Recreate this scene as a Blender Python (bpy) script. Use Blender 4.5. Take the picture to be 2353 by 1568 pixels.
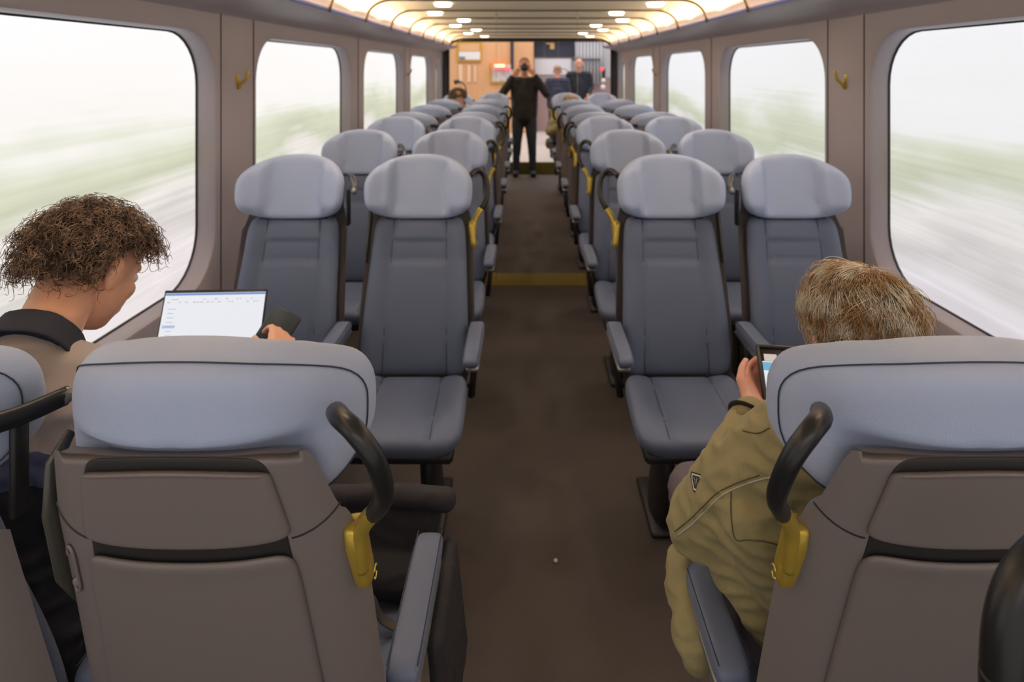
import bpy, math, random
from mathutils import Vector, Matrix, noise
random.seed(7)
PI = math.pi
for o in list(bpy.data.objects): bpy.data.objects.remove(o)
SC = bpy.context.scene
COL = SC.collection

# ------------------------------------------------------------ camera, world, light, exposure
EYE = 1.70; F = 1450.0; VX = 1207.0; VY = 155.0
MIR = 5.0            # mirror wall plane; the far half is its reflection built as solid copies
cam = bpy.data.cameras.new('camera'); camo = bpy.data.objects.new('camera', cam); COL.objects.link(camo)
camo.location = (0, 0, EYE); camo.rotation_euler = (PI/2, 0, 0)
cam.sensor_width = 36.0; cam.lens = 36.0*F/2353.0
cam.shift_x = -(VX-1176.5)/2353.0; cam.shift_y = -(784.0-VY)/2353.0
cam.clip_start = 0.02
cam.dof.use_dof = True; cam.dof.focus_distance = 1.05; cam.dof.aperture_fstop = 4.2
SC.camera = camo
w = bpy.data.worlds.new('world'); SC.world = w; w.use_nodes = True
w.node_tree.nodes['Background'].inputs[0].default_value = (1.0, 0.93, 0.88, 1)
w.node_tree.nodes['Background'].inputs[1].default_value = 0.62
SC.view_settings.view_transform = 'Standard'; SC.view_settings.look = 'None'
SC.view_settings.gamma = 1.0; SC.view_settings.exposure = 0.0; SC.view_settings.use_curve_mapping = False
AC = 0.075           # aisle centre
WL = AC-1.40; WR = AC+1.40   # wall faces
CZ = EYE+0.465        # ceiling height

def area(name, loc, rot, sx, sy, power, col):
    l = bpy.data.lights.new(name, 'AREA'); l.shape = 'RECTANGLE'; l.size = sx; l.size_y = sy
    l.energy = power; l.color = col
    o = bpy.data.objects.new(name, l); COL.objects.link(o); o.location = loc; o.rotation_euler = rot
    return o
# warm strips lying on the ledges above the windows
area('cove_strip_lamp', (WL+0.165, 4.75, 2.035), (0, math.radians(-118), 0), 0.03, 10.4, 44, (1.0, 0.70, 0.44))
area('cove_strip_lamp', (WR-0.165, 4.75, 2.035), (0, math.radians(118), 0), 0.03, 10.4, 44, (1.0, 0.70, 0.44))
# hall lamps: beyond the open end and behind the camera end
area('hall_lamp', (0.2, 12.6, 4.2), (0, 0, 0), 6.0, 3.0, 160, (1.0, 0.93, 0.86))
area('hall_lamp', (0.1, -1.6, 2.6), (math.radians(62), 0, 0), 2.6, 1.2, 17, (1.0, 0.92, 0.88))

# ------------------------------------------------------------ materials
def srgb(r, g, b):
    f = lambda c: (c/12.92 if c <= 0.04045 else ((c+0.055)/1.055)**2.4)
    return (f(r/255.0), f(g/255.0), f(b/255.0), 1)
def mat(name, col, rough=0.6, metal=0.0, bump=0.0, bscale=300.0, var=0.0, vscale=8.0, spec=0.5, emit=None, estr=0.0, sheen=0.0, coat=0.0, bdist=0.002, stretch=None):
    m = bpy.data.materials.new(name); m.use_nodes = True
    nt = m.node_tree; b = nt.nodes['Principled BSDF']
    b.inputs['Base Color'].default_value = col; b.inputs['Roughness'].default_value = rough
    b.inputs['Metallic'].default_value = metal; b.inputs['Specular IOR Level'].default_value = spec
    if sheen: b.inputs['Sheen Weight'].default_value = sheen
    if coat: b.inputs['Coat Weight'].default_value = coat; b.inputs['Coat Roughness'].default_value = 0.25
    if emit: b.inputs['Emission Color'].default_value = emit; b.inputs['Emission Strength'].default_value = estr
    tc = nt.nodes.new('ShaderNodeTexCoord')
    src = tc.outputs['Object']
    if stretch:
        mp = nt.nodes.new('ShaderNodeMapping'); mp.inputs['Scale'].default_value = stretch
        nt.links.new(src, mp.inputs['Vector']); src = mp.outputs['Vector']
    if bump:
        n = nt.nodes.new('ShaderNodeTexNoise'); n.inputs['Scale'].default_value = bscale; n.inputs['Detail'].default_value = 3
        nt.links.new(src, n.inputs['Vector'])
        bp = nt.nodes.new('ShaderNodeBump'); bp.inputs['Strength'].default_value = bump; bp.inputs['Distance'].default_value = bdist
        nt.links.new(n.outputs['Fac'], bp.inputs['Height']); nt.links.new(bp.outputs['Normal'], b.inputs['Normal'])
    if var:
        n = nt.nodes.new('ShaderNodeTexNoise'); n.inputs['Scale'].default_value = vscale; n.inputs['Detail'].default_value = 4
        nt.links.new(src, n.inputs['Vector'])
        mx = nt.nodes.new('ShaderNodeMix'); mx.data_type = 'RGBA'
        mx.inputs[6].default_value = tuple(c*(1-var) for c in col[:3])+(1,)
        mx.inputs[7].default_value = tuple(min(1, c*(1+var)) for c in col[:3])+(1,)
        nt.links.new(n.outputs['Fac'], mx.inputs[0]); nt.links.new(mx.outputs[2], b.inputs['Base Color'])
    return m
def emis(name, col, s):
    return mat(name, (0.02, 0.02, 0.02, 1), 0.4, emit=col, estr=s)

M = {}
M['head'] = mat('pale_blue_leather', srgb(168, 182, 212), 0.55, bump=0.35, bscale=420, var=0.03, sheen=0.15)
M['pad'] = mat('slate_leather', srgb(94, 104, 128), 0.5, bump=0.3, bscale=520, var=0.05, sheen=0.1)
M['seam'] = mat('seam_thread', srgb(52, 58, 74), 0.8)
M['shell'] = mat('warm_grey_plastic', srgb(122, 114, 112), 0.42, bump=0.12, bscale=900, bdist=0.001)
M['panel'] = mat('warm_grey_panel', srgb(120, 112, 110), 0.4, bump=0.12, bscale=900, bdist=0.001)
M['olive'] = mat('olive_grey_metal', srgb(84, 84, 78), 0.35, metal=.3)
M['gap'] = mat('dark_recess_plastic', srgb(38, 37, 38), 0.5)
M['black'] = mat('satin_black_metal', srgb(30, 30, 32), 0.34)
M['blackp'] = mat('black_plastic', srgb(28, 27, 28), 0.5)
M['gold'] = mat('brushed_gold', srgb(206, 178, 76), 0.36, metal=0.6, bump=0.1, bscale=700, bdist=0.001)
M['goldl'] = mat('pale_gold_emblem', srgb(236, 214, 130), 0.3, metal=0.6)
M['steel'] = mat('satin_steel', srgb(150, 146, 140), 0.35, metal=0.7)
M['wall'] = mat('mauve_wall_panel', srgb(160, 152, 157), 0.45, bump=0.08, bscale=700, var=0.03, vscale=3)
M['walljoint'] = mat('panel_joint', srgb(62, 54, 54), 0.6)
M['ledge'] = mat('lavender_ledge', srgb(128, 140, 200), 0.35)
M['ceil'] = mat('sage_ceiling_board', srgb(238, 226, 198), 0.5, bump=0.05, bscale=60, var=0.10, vscale=2.5, stretch=(0.5, 3.0, 1))
M['rib'] = mat('ceiling_rib_shadow_gap', srgb(96, 84, 66), 0.6)
M['floor'] = mat('dark_brown_carpet', srgb(70, 60, 54), 0.62, bump=0.5, bscale=260, var=0.30, vscale=3.2, bdist=0.003)
M['yellow'] = mat('olive_yellow_board', srgb(112, 94, 18), 0.7, var=0.15)
M['light'] = emis('downlight_glow', (1.0, 0.90, 0.74, 1), 7.0)
M['dark'] = mat('charcoal_frame', srgb(48, 46, 50), 0.5)
M['glassgrey'] = mat('grey_green_glass', srgb(150, 160, 158), 0.15)

def window_mat(name, tint, seed):
    # backlit print of a landscape rushing past: pale sky, green hedges, pinkish track bed in long streaks
    m = bpy.data.materials.new(name); m.use_nodes = True; nt = m.node_tree; N = nt.nodes; L = nt.links
    for n in list(N): N.remove(n)
    out = N.new('ShaderNodeOutputMaterial'); em = N.new('ShaderNodeEmission'); L.new(em.outputs[0], out.inputs[0])
    geo = N.new('ShaderNodeNewGeometry')
    sep = N.new('ShaderNodeSeparateXYZ'); L.new(geo.outputs['Position'], sep.inputs[0])
    def nz(scale, det, seed, rough=0.5):
        mp = N.new('ShaderNodeMapping'); mp.inputs['Scale'].default_value = scale; mp.inputs['Location'].default_value = (seed, seed*1.3, seed*.7)
        L.new(geo.outputs['Position'], mp.inputs['Vector'])
        n = N.new('ShaderNodeTexNoise'); n.inputs['Scale'].default_value = 1; n.inputs['Detail'].default_value = det; n.inputs['Roughness'].default_value = rough
        L.new(mp.outputs[0], n.inputs['Vector']); return n.outputs['Fac']
    def math_(op, a, b):
        q = N.new('ShaderNodeMath'); q.operation = op
        for i, v in ((0, a), (1, b)):
            if isinstance(v, (int, float)): q.inputs[i].default_value = v
            else: L.new(v, q.inputs[i])
        return q.outputs[0]
    a = nz((1, 0.9, 2.5), 3, seed); b = nz((1, 0.35, 26), 4, seed+5, 0.6); c = nz((1, 0.2, 60), 2, seed+9)
    h = math_('ADD', sep.outputs['Z'], math_('MULTIPLY', math_('SUBTRACT', a, 0.5), 0.55))
    h = math_('ADD', h, math_('MULTIPLY', math_('SUBTRACT', b, 0.5), 0.22))
    mr = N.new('ShaderNodeMapRange'); mr.inputs[1].default_value = 0.70; mr.inputs[2].default_value = 1.90
    L.new(h, mr.inputs[0])
    r = N.new('ShaderNodeValToRGB'); e = r.color_ramp.elements
    stops = [(0.0, (214, 204, 208)), (0.16, (236, 228, 228)), (0.26, (214, 208, 204)), (0.36, (238, 232, 226)), (0.45, (206, 208, 184)), (0.54, (218, 220, 196)), (0.60, (232, 232, 218)), (0.67, (248, 244, 240)), (1.0, (252, 250, 250))]
    e[0].position = 0; e[1].position = 1
    for i, (p, cc) in enumerate(stops):
        if i == 0: x = e[0]
        elif i == len(stops)-1: x = e[-1]
        else: x = e.new(p)
        x.position = p
        q = srgb(*[cc[j]*tint[j] for j in range(3)]); x.color = q
    L.new(mr.outputs[0], r.inputs[0])
    # fine streaks, only below the skyline
    mr2 = N.new('ShaderNodeMapRange'); mr2.inputs[1].default_value = 1.25; mr2.inputs[2].default_value = 1.48
    mr2.inputs[3].default_value = 0.19; mr2.inputs[4].default_value = 0.0
    L.new(sep.outputs['Z'], mr2.inputs[0])
    st = math_('MULTIPLY', math_('SUBTRACT', c, 0.5), mr2.outputs[0])
    strn = math_('ADD', math_('MULTIPLY', st, 1.6), 1.04)
    L.new(r.outputs[0], em.inputs[0]); L.new(strn, em.inputs[1])
    return m

# ------------------------------------------------------------ mesh helper
class MB:
    def __init__(s): s.v = []; s.f = []; s.m = []
    def add(s, vs, fs, mi=0):
        k = len(s.v); s.v += [tuple(p) for p in vs]
        for f in fs: s.f.append(tuple(i+k for i in f)); s.m.append(mi)
    def box(s, c, d, mi=0, R=None, bev=0.0):
        cx, cy, cz = c; hx, hy, hz = d[0]/2, d[1]/2, d[2]/2
        if bev <= 0:
            p = [Vector((x*hx, y*hy, z*hz)) for x in (-1, 1) for y in (-1, 1) for z in (-1, 1)]
            fs = [(0,1,3,2),(4,6,7,5),(0,4,5,1),(2,3,7,6),(0,2,6,4),(1,5,7,3)]
        else:
            b = min(bev, hx*.95, hy*.95, hz*.95); p = []; fs = []
            # chamfered box: 24 verts
            idx = {}
            for sx in (-1, 1):
                for sy in (-1, 1):
                    for sz in (-1, 1):
                        for ax in range(3):
                            q = [sx*(hx-b), sy*(hy-b), sz*(hz-b)]
                            q[ax] += (sx, sy, sz)[ax]*b
                            idx[(sx, sy, sz, ax)] = len(p); p.append(Vector(q))
            g = lambda *k: idx[k]
            for sg in (-1, 1):
                fs.append([g(sg,-1,-1,0), g(sg,1,-1,0), g(sg,1,1,0), g(sg,-1,1,0)][::sg])
                fs.append([g(-1,sg,-1,1), g(-1,sg,1,1), g(1,sg,1,1), g(1,sg,-1,1)][::sg])
                fs.append([g(-1,-1,sg,2), g(1,-1,sg,2), g(1,1,sg,2), g(-1,1,sg,2)][::sg])
            for a in (-1, 1):
                for b2 in (-1, 1):
                    fs.append([g(a,b2,-1,0), g(a,b2,-1,1), g(a,b2,1,1), g(a,b2,1,0)][::a*b2])
                    fs.append([g(a,-1,b2,0), g(a,1,b2,0), g(a,1,b2,2), g(a,-1,b2,2)][::a*b2])
                    fs.append([g(-1,a,b2,1), g(-1,a,b2,2), g(1,a,b2,2), g(1,a,b2,1)][::a*b2])
                    for c2 in (-1, 1):
                        fs.append([g(a,b2,c2,0), g(a,b2,c2,1), g(a,b2,c2,2)][::a*b2*c2])
            fs = [tuple(f) for f in fs]
        if R is not None: p = [R @ q for q in p]
        s.add([(q[0]+cx, q[1]+cy, q[2]+cz) for q in p], fs, mi)
    def tube(s, pts, r, n=8, mi=0, flat=None, cap=True, up=(0, 0, 1), sq=0):
        pts = [Vector(p) for p in pts]; k = len(pts)
        rs = r if isinstance(r, (list, tuple)) else [r]*k
        vs = []; u = Vector(up)
        t0 = (pts[1]-pts[0]).normalized()
        if abs(t0.dot(u)) > .95: u = Vector((1, 0, 0))
        a = (u-t0*u.dot(t0)).normalized()
        for i in range(k):
            t = (pts[min(i+1, k-1)]-pts[max(i-1, 0)]).normalized()
            a = (a-t*a.dot(t))
            a = a.normalized() if a.length > 1e-6 else t.orthogonal().normalized()
            b = t.cross(a)
            fl = flat or (1, 1)
            for j in range(n):
                th = 2*PI*j/n; ca, sa = math.cos(th), math.sin(th)
                if sq: ca = math.copysign(abs(ca)**(2/sq), ca); sa = math.copysign(abs(sa)**(2/sq), sa)
                vs.append(pts[i]+a*ca*rs[i]*fl[0]+b*sa*rs[i]*fl[1])
        fs = []
        for i in range(k-1):
            for j in range(n):
                fs.append((i*n+j, i*n+(j+1) % n, (i+1)*n+(j+1) % n, (i+1)*n+j))
        if cap: fs.append(tuple(range(n))[::-1]); fs.append(tuple((k-1)*n+j for j in range(n)))
        s.add(vs, fs, mi)
    def ball(s, c, r, mi=0, R=None, nu=16, nv=10):
        rr = r if isinstance(r, (list, tuple)) else (r, r, r); vs = []; fs = []
        for i in range(nv+1):
            ph = PI*i/nv
            for j in range(nu):
                th = 2*PI*j/nu
                q = Vector((math.sin(ph)*math.cos(th)*rr[0], math.sin(ph)*math.sin(th)*rr[1], math.cos(ph)*rr[2]))
                if R is not None: q = R @ q
                vs.append(q+Vector(c))
        for i in range(nv):
            for j in range(nu):
                fs.append((i*nu+j, (i+1)*nu+j, (i+1)*nu+(j+1) % nu, i*nu+(j+1) % nu))
        s.add(vs, fs, mi)
    def limb(s, chain, mi=0, flat=1.0):
        """tapered chain of joints with round ends: [(point, radius), ...]"""
        for (p, r) in chain: s.ball(p, r, mi, nu=14, nv=10)
        for (p, r), (q, t) in zip(chain, chain[1:]):
            p = Vector(p); q = Vector(q)
            s.tube([p.lerp(q, k/5) for k in range(6)], [r+(t-r)*k/5 for k in range(6)], n=14, mi=mi)
    def grid(s, P, us, vs_, mi=0, flip=False):
        nu, nv = len(us), len(vs_); vs = [P(u, v) for v in vs_ for u in us]; fs = []
        for i in range(nv-1):
            for j in range(nu-1):
                f = (i*nu+j, i*nu+j+1, (i+1)*nu+j+1, (i+1)*nu+j)
                fs.append(f[::-1] if flip else f)
        s.add(vs, fs, mi)
    def pad(s, Ff, Bf, nu=28, nv=28, p=5.0, n_top=4.0, n_bot=4.0, mi=0):
        """cushion between front surface Ff(u,v) and back surface Bf(u,v), edges rolled"""
        cs = lambda t: math.copysign(abs(math.sin(PI/2*t))**0.85, t)
        us = [cs(-1+2*i/nu) for i in range(nu+1)]; vv = [cs(-1+2*i/nv) for i in range(nv+1)]
        def mp(u, v, fr):
            r = max(abs(u), abs(v))
            if r > 1e-9:
                a, b = abs(u)/r, abs(v)/r; n = n_top if v > 0 else n_bot
                k = 1/((a**n+b**n)**(1/n)); u2, v2 = u*k, v*k
            else: u2, v2 = u, v
            pr = max(0.0, 1-r**p)**(1/2.2)
            f = Vector(Ff(u2, v2)); b_ = Vector(Bf(u2, v2)); m = (f+b_)/2
            return m+((f if fr else b_)-m)*pr
        s.grid(lambda u, v: mp(u, v, True), us, vv, mi)
        s.grid(lambda u, v: mp(u, v, False), us, vv, mi, flip=True)
    def build(s, name, mats, parent=None, smooth=True, weld=True, solid=0, sub=0, auto=None, flip=False):
        me = bpy.data.meshes.new(name); me.from_pydata(s.v, [], s.f)
        for m in (mats if isinstance(mats, (list, tuple)) else [mats]): me.materials.append(m)
        me.polygons.foreach_set('material_index', s.m)
        import bmesh
        bm = bmesh.new(); bm.from_mesh(me)
        if weld: bmesh.ops.remove_doubles(bm, verts=bm.verts, dist=1e-5)
        bmesh.ops.recalc_face_normals(bm, faces=bm.faces)
        if flip: bmesh.ops.reverse_faces(bm, faces=bm.faces)
        bm.to_mesh(me); bm.free()
        me.polygons.foreach_set('use_smooth', [smooth]*len(me.polygons))
        if smooth and auto is not None: me.set_sharp_from_angle(angle=math.radians(auto))
        me.update()
        o = bpy.data.objects.new(name, me); COL.objects.link(o)
        if parent is not None: o.parent = parent
        if solid:
            k = o.modifiers.new('thick', 'SOLIDIFY'); k.thickness = solid; k.offset = -1
        if sub:
            k = o.modifiers.new('sub', 'SUBSURF'); k.levels = sub; k.render_levels = sub
        return o
def tag(o, label=None, cat=None, group=None, kind=None):
    if label: o['label'] = label
    if cat: o['category'] = cat
    if group: o['group'] = group
    if kind: o['kind'] = kind
    return o
def empty(name, loc, rz=0.0):
    o = bpy.data.objects.new(name, None); COL.objects.link(o); o.location = loc; o.rotation_euler = (0, 0, rz)
    o.empty_display_size = 0.1; return o
def copy_tree(o, parent=None):
    c = o.copy(); COL.objects.link(c); c.parent = parent
    for ch in list(o.children): copy_tree(ch, c)
    return c
def at(px, py, d): return Vector(((px-VX)*d/F, d, EYE-(py-VY)*d/F))
def ss(a, b, x):
    t = max(0.0, min(1.0, (x-a)/(b-a))); return t*t*(3-2*t)
def spline(pts, n=8):
    P = [Vector(p) for p in pts]; P = [P[0]*2-P[1]]+P+[P[-1]*2-P[-2]]; out = []
    for i in range(1, len(P)-2):
        for k in range(n):
            t = k/n; a, b, c, d = P[i-1:i+3]
            out.append(0.5*((2*b)+(c-a)*t+(2*a-5*b+4*c-d)*t*t+(3*b-a-3*c+d)*t**3))
    out.append(P[-2]); return out

# ------------------------------------------------------------ setting
Y0, Y1 = -0.55, 10.1
b = MB(); b.box(((WL+WR)/2, (Y0+Y1)/2, -0.05), (3.1, Y1-Y0, 0.1)); tag(b.build('floor', M['floor'], smooth=False), kind='structure')
# side walls with round-cornered window openings
WIN = [(1.02, 2.70), (3.12, 4.80)]
WIN = [(-1.08, 0.60)]+WIN+[(2*MIR-e, 2*MIR-s_) for s_, e in reversed(WIN)]+[(9.40, 10.02)]
WZ0, WZ1 = 0.80, EYE+0.147
def rrect(y0, y1, z0, z1, r, n=8):
    pts = []
    for (cy, cz, a0) in ((y1-r, z1-r, 0), (y0+r, z1-r, PI/2), (y0+r, z0+r, PI), (y1-r, z0+r, 1.5*PI)):
        for k in range(n+1):
            a = a0+PI/2*k/n; pts.append((cy+r*math.cos(a), cz+r*math.sin(a)))
    return pts
def side_wall(name, x, sgn):
    mb = MB(); cuts = [Y0]
    for a, b_ in zip(WIN, WIN[1:]): cuts.append((a[1]+b_[0])/2)
    cuts.append(Y1)
    for i, (y0, y1) in enumerate(WIN):
        c0, c1 = cuts[i], cuts[i+1]
        y0c = max(y0, Y0+.02)
        R = min(0.22, (y1-y0c)*0.42)
        ring = rrect(y0c, y1, WZ0, WZ1, R)
        zt, zb = 1.975, 0.0
        outer = []
        cy, cz = (y0c+y1)/2, (WZ0+WZ1)/2
        n = len(ring)
        for k, (y, z) in enumerate(ring):
            q = k//9; f = (k % 9)/8
            # map arcs to the cell corners
            if q == 0: p = (c1, cz+(zt-cz)*min(1, 2*f)) if f <= .5 else (c1+(y1-R-c1)*(2*f-1), zt)
            elif q == 1: p = (c0+(y0c+R-c0)*(1-2*f), zt) if f <= .5 else (c0, zt+(cz-zt)*(2*f-1))
            elif q == 2: p = (c0, cz+(zb-cz)*min(1, 2*f)) if f <= .5 else (c0+(y0c+R-c0)*(2*f-1), zb)
            else: p = (c1+(y1-R-c1)*(1-2*f), zb) if f <= .5 else (c1, zb+(cz-zb)*(2*f-1))
            outer.append(p)
        # subdivide radially: outer, near ring, ring with soft lip, reveal
        V = []; layers = []
        layers.append([(x, p[0], p[1]) for p in outer])
        g = rrect(y0c-.018, y1+.018, WZ0-.018, WZ1+.018, R+.018)
        layers.append([(x, p[0], p[1]) for p in g])
        g = rrect(y0c-.006, y1+.006, WZ0-.006, WZ1+.006, R+.006)
        layers.append([(x+sgn*.004, p[0], p[1]) for p in g])
        layers.append([(x+sgn*.016, p[0], p[1]) for p in ring])
        layers.append([(x+sgn*.10, p[0], p[1]) for p in ring])
        k0 = []; fs = []
        for li, l in enumerate(layers): V += l
        for li in range(len(layers)-1):
            for j in range(n):
                fs.append((li*n+j, li*n+(j+1) % n, (li+1)*n+(j+1) % n, (li+1)*n+j))
        mb.add(V, fs)
        # fill triangles between straight spans
    o = mb.build(name, M['wall'], auto=35)
    tag(o, kind='structure')
    return o
side_wall('wall_left', WL, -1); side_wall('wall_right', WR, 1)
for sgn, X, nm, tint, base in ((-1, WL, 'l', (1.0, 1.0, 1.0), 0), (1, WR, 'r', (0.955, 0.965, 0.98), 10)):
    wm = window_mat('rushing_landscape_'+('left' if sgn < 0 else 'right'), tint, 3.3+base)
    for i, (y0, y1) in enumerate(WIN):
        y0 = max(y0, Y0+.02); R = min(0.22, (y1-y0)*0.42)
        ring = rrect(y0, y1, WZ0, WZ1, R); xx = X+sgn*.085
        mb = MB(); cy, cz = (y0+y1)/2, (WZ0+WZ1)/2
        big = [(cy+(y-cy)*1.03, cz+(z-cz)*1.03) for y, z in ring]
        mb.add([(xx, y, z) for y, z in big]+[(xx+sgn*.012, y, z) for y, z in big], [tuple(range(len(big))), tuple(range(len(big), 2*len(big)))[::-1]]+[(j, (j+1) % len(big), (j+1) % len(big)+len(big), j+len(big)) for j in range(len(big))])
        wo = mb.build('window_%d' % (i+1+(len(WIN) if sgn > 0 else 0)), wm, smooth=False); tag(wo, kind='structure')
        g = MB(); pr = [(xx-sgn*.004, cy+(y-cy)*.997, cz+(z-cz)*.997) for y, z in ring]
        g.tube(pr+[pr[0]], 0.005, n=6, cap=False)
        g.build('window_seal', M['dark'], wo)
# wall panel joints
for X, sg in ((WL, 1), (WR, -1)):
    for y in (2.745, 3.075, MIR, 2*MIR-3.075, 2*MIR-2.745):
        mb = MB(); mb.box((X+sg*.0015, y, 0.99), (0.003, 0.005 if y != MIR else 0.012, 1.97))
        tag(mb.build('trim_%d' % (1+int(y*10)+(0 if sg > 0 else 100)), M['walljoint'], smooth=False), kind='structure')
# sloping cornice above the windows, its lavender nosing, and the dark lamp trough behind it
for i, (X, sg) in enumerate(((WL, 1), (WR, -1))):
    mb = MB(); pr = [(0, 1.93), (.02, 1.955), (.10, 1.985), (.19, 2.003), (.212, 2.012)]
    mb.grid(lambda u, v: (X+sg*pr[u][0], v, pr[u][1]), list(range(len(pr))), [Y0, MIR, Y1])
    mb.grid(lambda u, v: (X+sg*(.212-.20*u), v, 2.012-.03*u), [0, 1], [Y0, Y1])
    tag(mb.build('trim_%d' % (310+i), M['wall'], auto=40), kind='structure')
    mb = MB(); mb.tube([(X+sg*.214, Y0, 2.026), (X+sg*.214, Y1, 2.026)], .014, n=10)
    tag(mb.build('trim_%d' % (300+i), M['ledge']), kind='structure')
# ceiling: flat middle rolled down into deep coves, shallow bowed boards between ribs
def ceil_profile(t, rib=False):
    """t in -1..1 -> x offset, z"""
    a = abs(t); sg = 1 if t >= 0 else -1; f = 1.0 if not rib else .96; e = 0.29 if not rib else 0.20; hgt = .17 if not rib else .155
    if a < .62: return sg*f*a/.62, CZ-(0 if not rib else .004)
    k = (a-.62)/.38; an = k*PI/2
    return sg*(f+e*math.sin(an)**.9), CZ-(0 if not rib else .004)-hgt*(1-math.cos(an)**.9)
us = [-1+2*i/72 for i in range(73)]
bay = 0.80
bays = [MIR+.1+bay*(k-8) for k in range(0, 16)]
ylist = []
for y in bays:
    for k in range(8): ylist.append(y+bay*k/8)
ylist = [y for y in ylist if Y0-.1 <= y <= Y1]+[Y1]
def ceil_pt(t, y):
    x, z = ceil_profile(t)
    bow = 0.016*math.sin(PI*(((y-bays[0])/bay) % 1.0))**0.6
    return (AC+x*(1+bow*ss(.6, .9, abs(t))), y, z+bow)
mb = MB(); mb.grid(ceil_pt, us, ylist)
mb.grid(lambda t, y: (AC+t*1.42, y, CZ+.03), [-1, 1], [Y0, Y1]); 
for sg in (-1, 1): mb.grid(lambda t, y: (AC+sg*1.405, y, t), [1.9, CZ+.03], [Y0, Y1])
tag(mb.build('ceiling', M['ceil']), kind='structure')
for i, y in enumerate(bays):
    if y < Y0 or y > Y1-.02: continue
    mb = MB(); mb.tube([Vector((AC+ceil_profile(t, True)[0], y, ceil_profile(t, True)[1])) for t in us], 0.006, n=6, flat=(1.0, 1.6), up=(0, 1, 0))
    tag(mb.build('trim_%d' % (400+i), M['rib']), kind='structure')

# ------------------------------------------------------------ downlights
def downlight():
    e = empty('downlight', (0, 0, CZ))
    r = MB(); r.tube([(0.066*math.cos(2*PI*k/32), 0.066*math.sin(2*PI*k/32), -.002) for k in range(33)], 0.004, n=6, cap=False); r.build('rim', M['steel'], e)
    g = MB(); n = 32
    g.add([(0.064*math.cos(2*PI*k/n), 0.064*math.sin(2*PI*k/n), zz) for zz in (-.004, .014) for k in range(n)], [tuple(range(n))[::-1], tuple(range(n, 2*n))]+[(k, (k+1) % n, (k+1) % n+n, k+n) for k in range(n)])
    g.build('diffuser', M['light'], e)
    return e
dl0 = None; dll = []
for j in range(-3, 5):
    for (xo, ph, side, w_) in ((-0.86, .78, 'left', 'outer'), (-0.69, 0.0, 'left', 'inner'), (0.72, .78, 'right', 'inner'), (0.90, 0.0, 'right', 'outer')):
        y = 4.72+ph+1.6*j
        if y < 1.0 or y > 9.9: continue
        dll.append((AC+xo, y, side, w_))
ordn = ['nearest', 'second', 'third', 'fourth', 'fifth', 'sixth', 'seventh', 'eighth']
cnt = {}
for (x, y, side, w_) in sorted(dll, key=lambda q: q[1]):
    e = downlight() if dl0 is None else copy_tree(dl0)
    if dl0 is None: dl0 = e
    e.location = (x, y, CZ-0.002)
    vis = y > 3.9
    k = cnt.get((side, w_, vis), 0); cnt[(side, w_, vis)] = k+1
    tag(e, '%s round white downlight in the %s %s row of the ceiling%s' % (ordn[k], side, w_, '' if vis else ', above the front seats'), 'ceiling light', 'round downlights in the ceiling')
    l = bpy.data.lights.new('downlight_beam', 'SPOT'); l.energy = 9.0; l.color = (1, .88, .80); l.spot_size = math.radians(130); l.spot_blend = .8; l.shadow_soft_size = .06
    lo = bpy.data.objects.new('downlight_beam', l); COL.objects.link(lo); lo.location = (x, y, CZ-.03)

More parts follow.
